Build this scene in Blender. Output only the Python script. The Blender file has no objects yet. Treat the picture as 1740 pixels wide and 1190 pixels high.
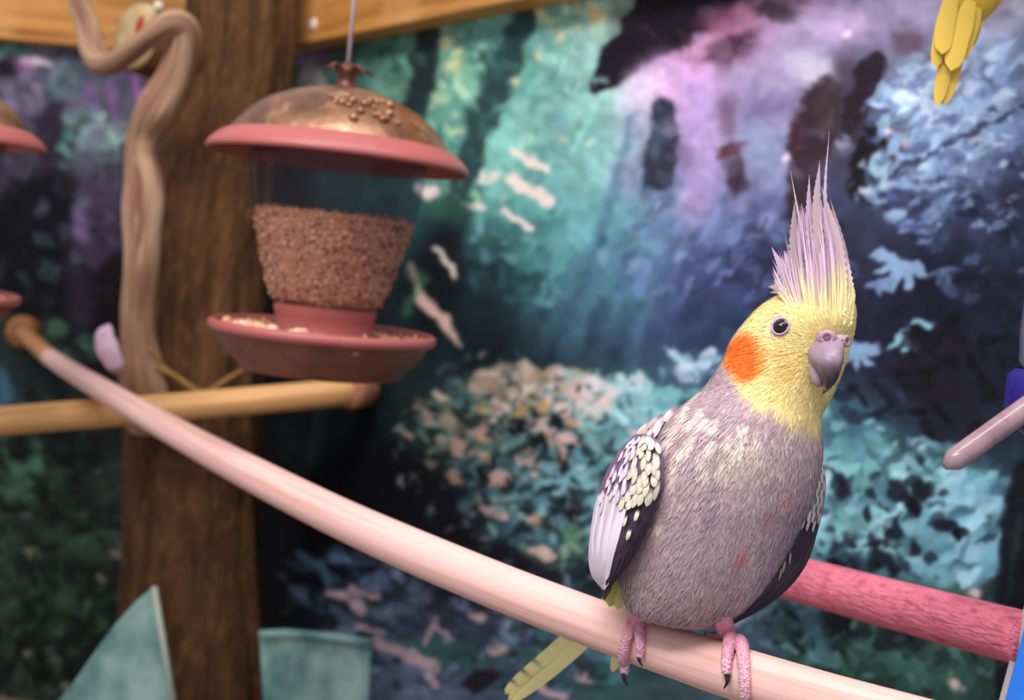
import bpy, math, random
import numpy as np
from mathutils import Vector, Matrix
from mathutils.bvhtree import BVHTree

random.seed(7); RNG = np.random.default_rng(11)
scene = bpy.context.scene
COL = scene.collection

# ------------------------------------------------------------------ camera, world, lights, exposure
F = 1866.0                                  # focal length in photo pixels (1740 x 1190)
PITCH, ROLL = math.radians(4.3), math.radians(6.0)
f_ = np.array([0, math.cos(PITCH), -math.sin(PITCH)])
U0 = np.array([0, math.sin(PITCH), math.cos(PITCH)]); R0 = np.array([1.0, 0, 0])
r_ = math.cos(ROLL) * R0 + math.sin(ROLL) * U0
u_ = -math.sin(ROLL) * R0 + math.cos(ROLL) * U0
CAM = np.array([0, 0, 1.3])
cd = bpy.data.cameras.new('camera'); cam = bpy.data.objects.new('camera', cd); COL.objects.link(cam)
M = Matrix.Identity(4)
for i in range(3):
    M[i][0], M[i][1], M[i][2], M[i][3] = r_[i], u_[i], -f_[i], CAM[i]
cam.matrix_world = M
cd.sensor_width = 36; cd.lens = 36 * F / 1740; cd.clip_start = 0.02; cd.clip_end = 50
cd.dof.use_dof = True; cd.dof.focus_distance = 0.53; cd.dof.aperture_fstop = 7.0
scene.camera = cam
scene.view_settings.view_transform = 'Standard'; scene.view_settings.look = 'None'
scene.view_settings.gamma = 1; scene.view_settings.use_curve_mapping = False
scene.view_settings.exposure = 0.0

world = bpy.data.worlds.new('store_ambience'); scene.world = world; world.use_nodes = True
bg = world.node_tree.nodes['Background']; bg.inputs[0].default_value = (0.86, 0.84, 0.95, 1); bg.inputs[1].default_value = 0.62

def area(name, loc, target, sx, sy, power, color):
    l = bpy.data.lights.new(name, 'AREA'); l.shape = 'RECTANGLE'; l.size = sx; l.size_y = sy
    l.energy = power; l.color = color
    o = bpy.data.objects.new(name, l); COL.objects.link(o); o.location = loc
    o.rotation_euler = (Vector(target) - Vector(loc)).to_track_quat('-Z', 'Y').to_euler()
    return o
area('ceiling_tube_lamp_front_offscreen', (-0.75, -0.35, 2.75), (0.0, 0.8, 1.2), 1.4, 0.25, 34, (1.0, 0.90, 0.93))
area('ceiling_tube_lamp_over_offscreen', (0.15, 0.35, 2.75), (0.05, 0.75, 1.2), 1.4, 0.25, 20, (0.97, 0.95, 1.0))

# ------------------------------------------------------------------ helpers
def ray(x, y): return f_ + (x - 870) / F * r_ - (y - 595) / F * u_
def P(x, y, Z): return CAM + Z * ray(x, y)
def proj(V):
    d = np.asarray(V) - CAM; z = d @ f_
    return 870 + F * (d @ r_) / z, 595 - F * (d @ u_) / z, z
def lin(c):
    c = np.asarray(c, float) / 255.0
    return np.where(c <= 0.04045, c / 12.92, ((c + 0.055) / 1.055) ** 2.4)
def hx(h): return np.array([int(h[i:i + 2], 16) for i in (0, 2, 4)], float)
def unit(v):
    v = np.asarray(v, float); return v / (np.linalg.norm(v) + 1e-12)
def smooth01(x, a, b):
    t = np.clip((x - a) / (b - a), 0, 1); return t * t * (3 - 2 * t)
def spline(pts, n):
    """Catmull-Rom through rows of pts, n samples"""
    p = np.asarray(pts, float); p = np.vstack([2 * p[0] - p[1], p, 2 * p[-1] - p[-2]])
    out = []
    for q in np.linspace(0, len(p) - 3 - 1e-9, n):
        i = int(q); t = q - i; a, b, c, d = p[i:i + 4]
        out.append(0.5 * (2 * b + (c - a) * t + (2 * a - 5 * b + 4 * c - d) * t * t + (3 * b - a - 3 * c + d) * t ** 3))
    return np.array(out)

class MB:
    def __init__(s): s.v = []; s.f = []; s.c = []; s.st = []; s.n = 0
    def add(s, v, f, c=None, st=None):
        v = np.asarray(v, float); k = len(v)
        s.v.append(v); s.f += [tuple(i + s.n for i in q) for q in f]
        s.c.append(np.broadcast_to(np.array([0.5, 0.5, 0.5]) if c is None else np.asarray(c, float), (k, 3)))
        s.st.append(np.zeros((k, 3)) if st is None else np.asarray(st, float)); s.n += k
        return s
    def loft(s, rings, closed=True, caps=True, c=None, st=None):
        rings = np.asarray(rings, float); m, n = rings.shape[:2]; F_ = []
        for i in range(m - 1):
            for j in range(n if closed else n - 1):
                k = (j + 1) % n
                F_.append((i * n + j, i * n + k, (i + 1) * n + k, (i + 1) * n + j))
        if caps and closed: F_ += [tuple(range(n))[::-1], tuple(range((m - 1) * n, m * n))]
        if c is not None and np.ndim(c) == 3: c = np.reshape(c, (-1, 3))
        return s.add(rings.reshape(-1, 3), F_, c, st)
    def tube(s, pts, rad, n=12, c=None, ks=10.0, wob=0, ref=None, caps=True, flat=1.0):
        pts = np.asarray(pts, float); m = len(pts); rad = np.broadcast_to(np.asarray(rad, float), (m,))
        T = np.gradient(pts, axis=0); T /= np.linalg.norm(T, axis=1)[:, None] + 1e-12
        a = unit(np.cross(T[0], ref if ref is not None else (0.13, 0.3, 0.94))); rings = []; st = []
        L = np.concatenate([[0], np.cumsum(np.linalg.norm(np.diff(pts, axis=0), axis=1))])
        th = np.linspace(0, 2 * np.pi, n, endpoint=False)
        for i in range(m):
            a = unit(a - T[i] * (a @ T[i])); b = np.cross(T[i], a)
            rr = rad[i] * (1 + (wob * (np.sin(3 * th + L[i] * 40) * 0.5 + np.sin(5 * th - L[i] * 63) * 0.3 + np.sin(2 * th + L[i] * 23) * 0.6) if wob else 0))
            rr = np.broadcast_to(rr, (n,))
            rings.append(pts[i] + np.cos(th)[:, None] * a * rr[:, None] + np.sin(th)[:, None] * b * rr[:, None] * flat)
            st.append(np.stack([np.cos(th), np.sin(th), np.full(n, L[i] * ks)], 1))
        return s.loft(rings, c=c, st=np.reshape(st, (-1, 3)), caps=caps)
    def lathe(s, prof, n=48, o=(0, 0, 0), axis=(0, 0, 1), c=None, caps=False, sq=None):
        ax = unit(axis); a = unit(np.cross(ax, (0.3, 0.9, 0.2))); b = np.cross(ax, a)
        th = np.linspace(0, 2 * np.pi, n, endpoint=False); rings = []; st = []
        for (r, h) in prof:
            rings.append(np.asarray(o) + ax * h + np.cos(th)[:, None] * a * r + np.sin(th)[:, None] * b * r)
            st.append(np.stack([np.cos(th), np.sin(th), np.full(n, h * 10)], 1))
        return s.loft(rings, caps=caps, c=c, st=np.reshape(st, (-1, 3)))
    def ball(s, o, rad, n=12, c=None, ax=None):
        rad = np.broadcast_to(np.asarray(rad, float), (3,)); A = np.eye(3) if ax is None else np.asarray(ax)
        m = max(5, n // 2 + 1); rings = []
        th = np.linspace(0, 2 * np.pi, n, endpoint=False)
        for p in np.linspace(0.02, np.pi - 0.02, m):
            q = np.stack([np.sin(p) * np.cos(th) * rad[0], np.sin(p) * np.sin(th) * rad[1], np.full(n, np.cos(p) * rad[2])], 1)
            rings.append(np.asarray(o) + q @ A)
        return s.loft(rings, c=c)
    def box(s, a, b, c, o, col=None):
        """box centred o with half-vectors a b c"""
        a, b, c, o = map(np.asarray, (a, b, c, o)); v = [o + i * a + j * b + k * c for i in (-1, 1) for j in (-1, 1) for k in (-1, 1)]
        return s.add(v, [(0, 1, 3, 2), (4, 6, 7, 5), (0, 4, 5, 1), (2, 3, 7, 6), (0, 2, 6, 4), (1, 5, 7, 3)], col)
    def build(s, name, mat, parent=None, smooth=True, bevel=0):
        V = np.vstack(s.v); C = np.vstack(s.c); S = np.vstack(s.st)
        org = np.array(parent['_o']) if parent is not None and '_o' in parent else np.zeros(3)
        me = bpy.data.meshes.new(name); me.from_pydata((V - org).tolist(), [], s.f); me.materials.append(mat)
        at = me.attributes.new('Col', 'FLOAT_COLOR', 'POINT')
        at.data.foreach_set('color', np.hstack([C, np.ones((len(C), 1))]).astype(np.float32).ravel())
        a2 = me.attributes.new('st', 'FLOAT_VECTOR', 'POINT'); a2.data.foreach_set('vector', S.astype(np.float32).ravel())
        if smooth: me.polygons.foreach_set('use_smooth', np.ones(len(me.polygons), bool))
        me.update()
        o = bpy.data.objects.new(name, me); COL.objects.link(o)
        if parent is not None: o.parent = parent; o['_o'] = list(map(float, org))
        if bevel:
            b = o.modifiers.new('bevel', 'BEVEL'); b.width = bevel; b.segments = 2; b.limit_method = 'ANGLE'
        return o

def tag(o, label, cat, group=None):
    o['label'] = label; o['category'] = cat
    if group: o['group'] = group
    return o
def thing(name, loc, label, cat, group=None):
    o = bpy.data.objects.new(name, None); o.empty_display_size = 0.02; COL.objects.link(o)
    o.location = tuple(loc); o['_o'] = [float(x) for x in loc]
    return tag(o, label, cat, group)
def struct(o): o['kind'] = 'structure'; return o
def copy_tree(o, parent=None):
    c = o.copy(); COL.objects.link(c); c.parent = parent
    for ch in list(o.children): copy_tree(ch, c)
    return c

# materials: colour attribute or constant, varied by noise on the 'st' or object coordinates
def mat(name, color=None, rough=0.6, spec=0.3, metal=0.0, noise=None, bump=None, coat=0, sub=0, stripes=None, alpha=None):
    m = bpy.data.materials.new(name); m.use_nodes = True; nt = m.node_tree; N = nt.nodes; L = nt.links
    b = N['Principled BSDF']; b.inputs['Roughness'].default_value = rough; b.inputs['Specular IOR Level'].default_value = spec
    b.inputs['Metallic'].default_value = metal; b.inputs['Coat Weight'].default_value = coat
    if sub:
        b.inputs['Subsurface Weight'].default_value = sub; b.inputs['Subsurface Radius'].default_value = (0.004, 0.002, 0.0015)
    if color is None:
        a = N.new('ShaderNodeAttribute'); a.attribute_name = 'Col'; src = a.outputs['Color']
    else:
        rgb = N.new('ShaderNodeRGB'); rgb.outputs[0].default_value = (*lin(color), 1); src = rgb.outputs[0]
    def coords(kind, scale):
        if kind == 'st':
            t = N.new('ShaderNodeAttribute'); t.attribute_name = 'st'; o = t.outputs['Vector']
        else:
            t = N.new('ShaderNodeTexCoord'); o = t.outputs['Object']
        mp = N.new('ShaderNodeMapping'); mp.inputs['Scale'].default_value = scale; L.new(o, mp.inputs[0]); return mp.outputs[0]
    for (kind, scale, lo, hi, c2) in (noise or []):
        nz = N.new('ShaderNodeTexNoise'); nz.inputs['Scale'].default_value = 1; nz.inputs['Detail'].default_value = 6
        L.new(coords(kind, scale), nz.inputs['Vector'])
        mr = N.new('ShaderNodeMapRange'); mr.inputs[1].default_value = lo; mr.inputs[2].default_value = hi
        L.new(nz.outputs[0], mr.inputs[0])
        mx = N.new('ShaderNodeMix'); mx.data_type = 'RGBA'; L.new(mr.outputs[0], mx.inputs[0]); L.new(src, mx.inputs[6])
        mx.inputs[7].default_value = (*lin(c2), 1); src = mx.outputs[2]
    L.new(src, b.inputs['Base Color'])
    if bump:
        kind, scale, strength, dist, typ = bump
        nz = N.new('ShaderNodeTexVoronoi' if typ == 'v' else 'ShaderNodeTexNoise'); nz.inputs['Scale'].default_value = 1
        if typ != 'v': nz.inputs['Detail'].default_value = 5
        L.new(coords(kind, scale), nz.inputs['Vector'])
        bp = N.new('ShaderNodeBump'); bp.inputs['Strength'].default_value = strength; bp.inputs['Distance'].default_value = dist
        L.new(nz.outputs[0], bp.inputs['Height']); L.new(bp.outputs[0], b.inputs['Normal'])
    if alpha is not None:
        out = N['Material Output']; tr = N.new('ShaderNodeBsdfTransparent'); tr.inputs[0].default_value = (*lin(alpha[1]), 1)
        mx = N.new('ShaderNodeMixShader'); mx.inputs[0].default_value = alpha[0]
        L.new(tr.outputs[0], mx.inputs[1]); L.new(b.outputs[0], mx.inputs[2]); L.new(mx.outputs[0], out.inputs[0])
    return m
# ------------------------------------------------------------------ the place: floor, printed forest walls, beams
FLOOR = 0.5
def hitz(x, y, z):
    d = ray(x, y); return CAM + d * ((z - CAM[2]) / d[2])
ZB = P(510, 75, 1.5)[2]                      # underside of the timber beams
a0, a1 = hitz(0, 65, ZB)[:2], hitz(140, 78, ZB)[:2]
b0, b1 = hitz(880, 0, ZB)[:2], hitz(700, 37, ZB)[:2]
dl = unit(a1 - a0); dr = unit(b0 - b1)       # along left beam (to the right), along right beam (to the right)
tt = np.linalg.solve(np.array([dl, -dr]).T, b1 - a0)
KB = a0 + dl * tt[0]                         # inner corner of the beams
nl = np.array([dl[1], -dl[0]]); nr = np.array([dr[1], -dr[0]])
nl = nl if nl[1] < 0 else -nl; nr = nr if nr[1] < 0 else -nr      # towards the camera
BT = 0.035                                   # beam thickness
tt = np.linalg.solve(np.array([dl, -dr]).T, (KB - nr * BT) - (KB - nl * BT))
KW = KB - nl * BT + dl * tt[0]               # corner of the printed walls
def wall_hit(x, y, which='r', off=0.0):
    """point where the photo ray meets a wall, off = distance in front of it"""
    n = np.array([*(nr if which == 'r' else nl), 0.0]); o = np.array([*KW, 0.0]) + n * off
    d = ray(x, y); return CAM + d * (((o - CAM) @ n) / (d @ n))

# ---- the print: a forest picture, painted on a raster over the wall area
S = 2.0; X0, Y0 = -420, -320; W, H = int((2160 - X0) / S), int((1520 - Y0) / S)
gx, gy = np.meshgrid(X0 + (np.arange(W) + 0.5) * S, Y0 + (np.arange(H) + 0.5) * S)
GRID = """2a3b38 2f3a3c 352d3a 3a3040 3b6a60 3f7a6c 5aa898 86bda2 3a3040 6a4a62 7d6f95 7a6f90 8a8a98
3a3c4c 4a5560 5a4468 3c3440 3a6a60 6aa080 58a392 86bcae 8f6f98 8078a0 4a3f55 7f98b8 6f83a8
4a4258 4f6460 4f4058 303038 356560 4a9080 68ac9e 76b2aa 8573a0 6e6d94 3d3848 7f9fc0 5d74a0
15161f 2c2638 3a2b42 2a2a30 2a5550 2a5554 50988f 5aa1a0 5d7098 4f5c88 363c58 3a4466 2c3450
0c0d14 1c1724 20161f 1c1c20 1f3a3a 152529 265058 3c7282 3a4874 303357 24263f 1b1e34 232a40
1c2f2c 1b2625 181112 151618 142728 13262a 1c3c44 2d4b62 30456a 31466a 20233a 191a2a 1d2238
243e3a 182622 201818 121517 0d1518 1e3836 4f7a75 5f9090 558896 4f8596 3a6c7e 1f2234 1e2a38
1e2d28 1b2521 211817 121418 0b0b12 10151f 24434a 457a84 4c828e 4c8292 437c8c 3f747f 26444f
1a2420 1d2824 1f1716 101216 0d0f16 161f2b 181c26 2f4e52 447882 427a88 42727c 4f8494 222c35
141c1a 1b2523 1c1514 14181a 253340 34445a 2a3a48 28464c 2b464e 38566a 3d666e 30574a 1a2028
182220 1b2422 1c1514 283234 334358 4f5f7a 3d4c62 2f5858 38565c 2a4648 2a4d48 2f5a4c 14181e"""
G = np.array([[hx(h) for h in row.split()] for row in GRID.split('\n')])
def sample_grid(x, y):
    u = np.clip(x / 145.0, 0, 11.999); v = np.clip(y / 119.0, 0, 9.999)
    i = u.astype(int); j = v.astype(int); a = (u - i); b = (v - j); a = a * a * (3 - 2 * a); b = b * b * (3 - 2 * b)
    a = a[..., None]; b = b[..., None]
    return (G[j, i] * (1 - a) + G[j, i + 1] * a) * (1 - b) + (G[j + 1, i] * (1 - a) + G[j + 1, i + 1] * a) * b
def vnoise(scale, seed):
    g = np.random.default_rng(seed).random((int((H * S) / scale) + 4, int((W * S) / scale) + 4))
    u = (gx - X0) / scale; v = (gy - Y0) / scale; i = u.astype(int); j = v.astype(int); a = u - i; b = v - j
    a = a * a * (3 - 2 * a); b = b * b * (3 - 2 * b)
    return (g[j, i] * (1 - a) + g[j, i + 1] * a) * (1 - b) + (g[j + 1, i] * (1 - a) + g[j + 1, i + 1] * a) * b
wx = (vnoise(70, 1) - .5) * 70 + (vnoise(24, 2) - .5) * 24; wy = (vnoise(70, 3) - .5) * 70 + (vnoise(24, 4) - .5) * 24
PIC = sample_grid(gx + wx, gy + wy)
PIC *= (0.80 + 0.42 * vnoise(38, 5) * 0.6 + 0.30 * vnoise(14, 6) * 0.6 - 0.02)[..., None]
def window(x0, x1, y0, y1):
    return slice(max(0, int((y0 - Y0) / S)), min(H, int((y1 - Y0) / S) + 1)), slice(max(0, int((x0 - X0) / S)), min(W, int((x1 - X0) / S) + 1))
def stamp(mask_fn, x0, x1, y0, y1, col, op=1.0):
    w = window(x0, x1, y0, y1)
    if w[0].stop <= w[0].start or w[1].stop <= w[1].start: return
    m = (mask_fn(gx[w], gy[w]) * op)[..., None]; PIC[w] = PIC[w] * (1 - m) + np.asarray(col) * m
def ell(cx, cy, a, b, ang, col, op=1.0, soft=0.35, jag=0.0):
    c, s = math.cos(math.radians(ang)), math.sin(math.radians(ang)); R = max(a, b) * (1 + soft) + 4
    def fn(x, y):
        p = ((x - cx) * c + (y - cy) * s) / a; q = (-(x - cx) * s + (y - cy) * c) / b
        d = np.sqrt(p * p + q * q)
        if jag:
            t = np.arctan2(q, p); d = d * (1 + jag * (np.sin(5 * t + cx) + 0.7 * np.sin(9 * t + cy)))
        return 1 - smooth01(d, 1 - soft, 1 + soft)
    stamp(fn, cx - R, cx + R, cy - R, cy + R, hx(col) if isinstance(col, str) else col, op)
def leaf(cx, cy, l, w, ang, col, op=1.0):
    c, s = math.cos(math.radians(ang)), math.sin(math.radians(ang)); R = l + 4
    def fn(x, y):
        p = ((x - cx) * c + (y - cy) * s) / l; q = (-(x - cx) * s + (y - cy) * c) / w
        return smooth01(np.clip(1 - p * p, 0, 1) ** 0.8 - np.abs(q), -0.15, 0.25)
    stamp(fn, cx - R, cx + R, cy - R, cy + R, hx(col) if isinstance(col, str) else col, op)
def stroke(pts, w, col, op=1.0, soft=3.0, rough=0.0):
    pts = np.asarray(pts, float); ws = np.broadcast_to(np.asarray(w, float), (len(pts),))
    pad = ws.max() + soft + 6 + rough
    def fn(x, y):
        x = x + (wx[win] * rough if rough else 0); y = y + (wy[win] * rough if rough else 0)
        m = np.zeros_like(x)
        for (p, q, wa, wb) in zip(pts[:-1], pts[1:], ws[:-1], ws[1:]):
            d = q - p; t = np.clip(((x - p[0]) * d[0] + (y - p[1]) * d[1]) / (d @ d), 0, 1)
            dist = np.hypot(x - p[0] - t * d[0], y - p[1] - t * d[1]); ww = (wa + (wb - wa) * t) / 2
            m = np.maximum(m, 1 - smooth01(dist, ww - soft, ww + soft))
        return m
    bb = (pts[:, 0].min() - pad, pts[:, 0].max() + pad, pts[:, 1].min() - pad, pts[:, 1].max() + pad); win = window(*bb)
    stamp(fn, *bb, hx(col), op)
def poly(pts, col, op=1.0, soft=4.0, rough=0.25):
    pts = np.asarray(pts, float); x0, y0 = pts.min(0) - 20; x1, y1 = pts.max(0) + 20; win = window(x0, x1, y0, y1)
    def fn(x, y):
        x = x + wx[win] * rough; y = y + wy[win] * rough
        ins = np.zeros(x.shape, bool); dist = np.full(x.shape, 1e9)
        for p, q in zip(pts, np.roll(pts, -1, 0)):
            cond = ((p[1] > y) != (q[1] > y)) & (x < (q[0] - p[0]) * (y - p[1]) / (q[1] - p[1] + 1e-9) + p[0]); ins ^= cond
            d = q - p; t = np.clip(((x - p[0]) * d[0] + (y - p[1]) * d[1]) / (d @ d), 0, 1)
            dist = np.minimum(dist, np.hypot(x - p[0] - t * d[0], y - p[1] - t * d[1]))
        return smooth01(np.where(ins, dist, -dist), -soft, soft)
    stamp(fn, x0, x1, y0, y1, hx(col), op)
def foliage(cx, cy, rx, ry, n, size, pal, ang=0, spread=60, op=(0.5, 0.95), seed=0, aspect=0.45):
    rg = random.Random(seed + int(cx * 7 + cy)); pal = pal.split()
    for _ in range(n):
        t = rg.random() * 2 * math.pi; q = math.sqrt(rg.random())
        l = size * rg.uniform(0.5, 1.4); c = np.clip(hx(rg.choice(pal)) * rg.uniform(0.85, 1.15), 0, 255)
        leaf(cx + rx * q * math.cos(t), cy + ry * q * math.sin(t), l, l * aspect * rg.uniform(0.7, 1.3), ang + rg.uniform(-spread, spread), c, rg.uniform(*op))
def star(cx, cy, R, col, n=5, a0=20, op=0.9):
    for k in range(n):
        a = a0 + k * (200 / n); leaf(cx + R * .5 * math.cos(math.radians(a)), cy + R * .5 * math.sin(math.radians(a)), R * .55, R * .17, a, col, op)

# upper middle: misty green forest
foliage(790, 200, 60, 150, 110, 14, '8fc79a c0cf8a 4f9a80 2f6a60 78b890 a8d0a0', 0, 90, (0.35, 0.8))
foliage(930, 150, 90, 150, 120, 13, '6ab09c 82c0aa 57a08e 4a9384 98ccb4', 0, 90, (0.25, 0.6))
foliage(900, 430, 110, 90, 90, 16, '4a9a96 63adaa 3a8082 2f6a72', 0, 90, (0.25, 0.55))
foliage(640, 100, 60, 60, 60, 12, '3f8a74 56a58a 2a5a50 1f4744', 0, 90, (0.3, 0.7))
foliage(980, 30, 60, 30, 30, 9, 'd8c88a e0d8a8 c0c890 a8cca0', 0, 90, (0.4, 0.8))
stroke([(728, 30), (716, 130), (700, 230)], [52, 46, 40], '1d2f33', 0.92, 7, 0.1)
stroke([(900, 0), (868, 80), (838, 150), (815, 215), (785, 320), (765, 420)], [40, 46, 56, 48, 46, 40], '234246', 0.9, 8, 0.15)
foliage(840, 150, 30, 90, 26, 14, '2f5f5c 1d393d 3a7470', 70, 40, (0.4, 0.7))
for (x, y, a) in [(950, 60, 9), (912, 95, 8), (876, 138, 9), (742, 430, 8), (1012, 20, 14), (918, 20, 9), (760, 70, 12), (770, 110, 12), (1060, 270, 7), (955, 235, 9)]:
    ell(x, y, a, a * .8, 20, 'd9cf8c' if x < 1000 else 'd8b070', 0.75, .5)
stroke([(1078, 190), (1055, 280), (1030, 370), (1005, 440), (960, 600)], [16, 15, 18, 26, 40], '3c6886', 0.55, 8)
stroke([(955, 180), (950, 320)], [18, 26], '5f93a0', 0.35, 9)
for k, (x0_, x1_) in enumerate([(1040, 900), (1080, 960), (1120, 1010), (1150, 1070), (1000, 860)]):
    stroke([(x0_, 330), (x1_, 620)], [14, 34], '5f9ab4', 0.22 + 0.05 * (k % 2), 12)
ell(940, 640, 190, 55, 0, '1b3540', 0.55, .6)
ell(800, 560, 95, 75, 40, '10222a', 0.75, .6); ell(745, 470, 40, 110, 10, '0c1418', 0.8, .5)
for pts, w in [([(875, 258), (928, 285)], 15), ([(868, 308), (905, 325), (932, 346)], 22), ([(862, 362), (900, 390)], 13), ([(712, 322), (735, 328)], 18), ([(800, 348), (820, 352)], 10),
               ([(820, 300), (845, 296)], 14), ([(735, 428), (762, 445), (775, 475)], 10)]:
    stroke(pts, w, 'e2cdbe', 0.92, 4, 0.05)
stroke([(710, 492), (735, 525), (760, 545), (784, 588)], [16, 22, 16, 8], 'c7a58f', 0.9, 4, 0.06)
stroke([(700, 455), (712, 500)], 14, 'b09a88', 0.6, 5)
stroke([(720, 470), (690, 530)], 18, '3c7a4c', 0.6, 7); ell(760, 355, 40, 22, 0, '2f6a50', 0.6, .6)

# top right: dark branch, purple rock, blue foliage
foliage(1180, 60, 120, 70, 40, 22, 'b0809f 9a6a90 c890b8 7a5070', 0, 90, (0.3, 0.6))
poly([(1085, -60), (1250, -60), (1242, 25), (1205, 50), (1165, 72), (1130, 98), (1085, 116), (1048, 140), (1012, 160), (999, 158), (1003, 130), (1020, 95), (1050, 60), (1072, 20)], '1c1723', 1, 4, .1)
foliage(1130, 50, 60, 60, 16, 16, '241d2c 15121a 2d2230', 0, 90, (0.4, 0.8)); stroke([(1006, 132), (1028, 134)], 8, '6aa498', 0.8, 3); stroke([(1090, 48), (1108, 58)], 10, '5a3850', 0.6, 4)
poly([(1135, 105), (1195, 52), (1260, 20), (1330, 5), (1400, 30), (1320, 55), (1290, 110), (1220, 115), (1160, 100)], 'a86f98', 0.75, 12, .6)
ell(1195, 78, 40, 20, -20, 'c890b8', 0.7, .6); ell(1245, 82, 52, 24, -22, '4a2538', 0.9, .5, .06); ell(1320, 22, 45, 16, 8, '2b2028', 0.85, .5, .08); ell(1225, 30, 40, 22, -10, '8a4a68', 0.7, .6)
ell(1145, 140, 62, 42, 20, 'd39ad4', 0.9, .6); ell(1195, 170, 42, 60, 0, 'b893cb', 0.8, .6); ell(1090, 150, 40, 30, -25, 'cfc4dc', 0.75, .6)
stroke([(1190, 190), (1205, 260), (1190, 340)], [70, 60, 60], 'a58cc0', 0.75, 20, .3)
ell(1380, 60, 90, 45, -10, '9f93bc', 0.75, .6); ell(1430, 45, 50, 22, 0, 'b8a0cc', 0.7, .6); ell(1300, 130, 80, 45, -12, '9a88ae', 0.7, .6); ell(1380, 118, 42, 26, 20, 'b4b2c4', 0.85, .5)
ell(1290, 190, 70, 40, 0, '6c6592', 0.6, .6); ell(1270, 240, 46, 34, 0, '7f8fae', 0.7, .6); ell(1310, 270, 34, 60, 5, '7f90b4', 0.65, .6)
poly([(1110, 168), (1142, 165), (1150, 240), (1142, 325), (1100, 322), (1092, 270), (1102, 210)], '2b3547', 0.95, 5, .15)
ell(1118, 240, 14, 30, 8, '3f5a6c', .7, .6)
ell(1242, 255, 26, 14, -25, '5a2a38', 0.9, .5, .08); ell(1248, 300, 18, 30, 0, '3a2730', 0.85, .5, .08); ell(1236, 200, 20, 34, 0, '71506c', .7, .5)
poly([(1402, 128), (1428, 140), (1436, 175), (1420, 235), (1395, 300), (1375, 400), (1335, 402), (1340, 330), (1342, 230), (1352, 205), (1375, 160)], '3a2a32', 0.95, 6, .15)
ell(1405, 180, 20, 46, 15, '4b3c3c', .6, .6); ell(1355, 225, 14, 36, 0, '4a2836', .8, .5)
poly([(1465, 96), (1492, 82), (1508, 98), (1500, 145), (1472, 195), (1440, 232), (1436, 190), (1448, 140)], '2a1f2b', 0.95, 5, .15)
poly([(1478, 205), (1500, 215), (1508, 250), (1490, 300), (1470, 338), (1440, 335), (1446, 280), (1460, 235)], '1b1920', 0.97, 5, .12)
ell(1590, 130, 24, 60, 0, '4a3e55', .7, .6); ell(1545, 70, 30, 26, 0, '5a3c50', .75, .6); ell(1620, 120, 26, 50, 0, '5c4a66', .7, .6); ell(1560, 20, 70, 26, 0, '8d8cab', .6, .6)
foliage(1590, 200, 110, 95, 130, 20, '9fc4dc 7fa8c8 b8d4e0 5c7aa5 8ab6cc 4a5a86', -20, 50, (0.4, 0.85))
foliage(1700, 170, 50, 90, 50, 22, '8fb0d4 6c8cbc b0c8e0 55709c', -25, 40, (0.35, 0.7))
foliage(1560, 330, 90, 60, 60, 18, '6f92ba 445284 84a8c8 303a60', -15, 40, (0.35, 0.75))
stroke([(1740, 185), (1650, 225), (1570, 270), (1510, 300)], 8, '2c3050', 0.8, 3, .1)
stroke([(1470, 325), (1530, 312), (1600, 318)], 11, '86aac6', 0.75, 4, .1); leaf(1495, 285, 34, 17, 75, '8fbac8', .85)
foliage(1650, 420, 100, 90, 50, 18, '2a3455 1a1c30 3f5478 20243c', 0, 60, (0.4, 0.8))
foliage(1340, 450, 130, 90, 90, 17, '56689c 46568a 2a2c4c 6a80b0 23233e', -15, 50, (0.35, 0.7))
foliage(1130, 420, 110, 90, 70, 20, '5a7aa8 46609a 6f8fb8 3a5488 7fa0c0', -40, 40, (0.25, 0.55))
for (x, y) in [(1335, 272), (1508, 228), (1535, 240), (1440, 60)]: ell(x, y, 7, 6, 0, 'ecc2cc', .8, .5)
star(1530, 440, 56, '7a9fc2', 5, 30); star(1545, 560, 50, '7cb8c4', 5, -20); star(1455, 590, 46, '6f98bb', 5, 10); star(1498, 478, 26, '6686ac', 4, 0); star(1520, 770, 52, '6fa6b2', 5, 30); star(1600, 460, 30, '5a7ca4', 4, 0, .6)
foliage(1620, 640, 90, 110, 60, 22, '16161f 1c1a28 11131b 242236', 0, 60, (0.6, 0.95)); foliage(1480, 680, 60, 40, 18, 18, '1b1c2c 2c3850 14141e', 0, 60, (0.6, 0.9))

# the leafy bank across the middle and right
BANK = '6fb0b5 5a9aa5 4a8490 8cc0c4 355f6b 63a8a4 4f8f8c'
foliage(1060, 780, 190, 130, 200, 24, BANK, 20, 70, (0.45, 0.9), 1, .55)
foliage(1250, 800, 200, 150, 200, 26, BANK, 10, 70, (0.45, 0.9), 2, .55)
foliage(1520, 860, 170, 110, 190, 24, BANK + ' 7fc0c8', 10, 60, (0.45, 0.9), 3, .5)
foliage(1640, 900, 90, 90, 90, 28, '7ab0c0 5a98ac 88bccc 3f7488', -35, 35, (0.4, 0.85), 4, .4)
foliage(860, 720, 150, 90, 130, 17, '4f7f7a 2f5552 6a9a90 8aa890 1c3434', 10, 70, (0.4, 0.85), 5, .6)
foliage(900, 860, 110, 70, 100, 20, '4a7f8a 5f98a0 2f5660 3f6f88 1d3038', 10, 60, (0.45, 0.9), 6, .6)
foliage(960, 930, 90, 40, 50, 14, '6f9a70 88a878 3f6a58 4a8068', 30, 60, (0.4, 0.85), 7)
foliage(960, 790, 150, 110, 60, 15, '10151d 171c28 0d1016', 0, 80, (0.5, 0.9), 8, .6)
foliage(1450, 890, 200, 90, 60, 17, '141825 1b2130 101420', 0, 80, (0.5, 0.9), 9, .6)
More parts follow.
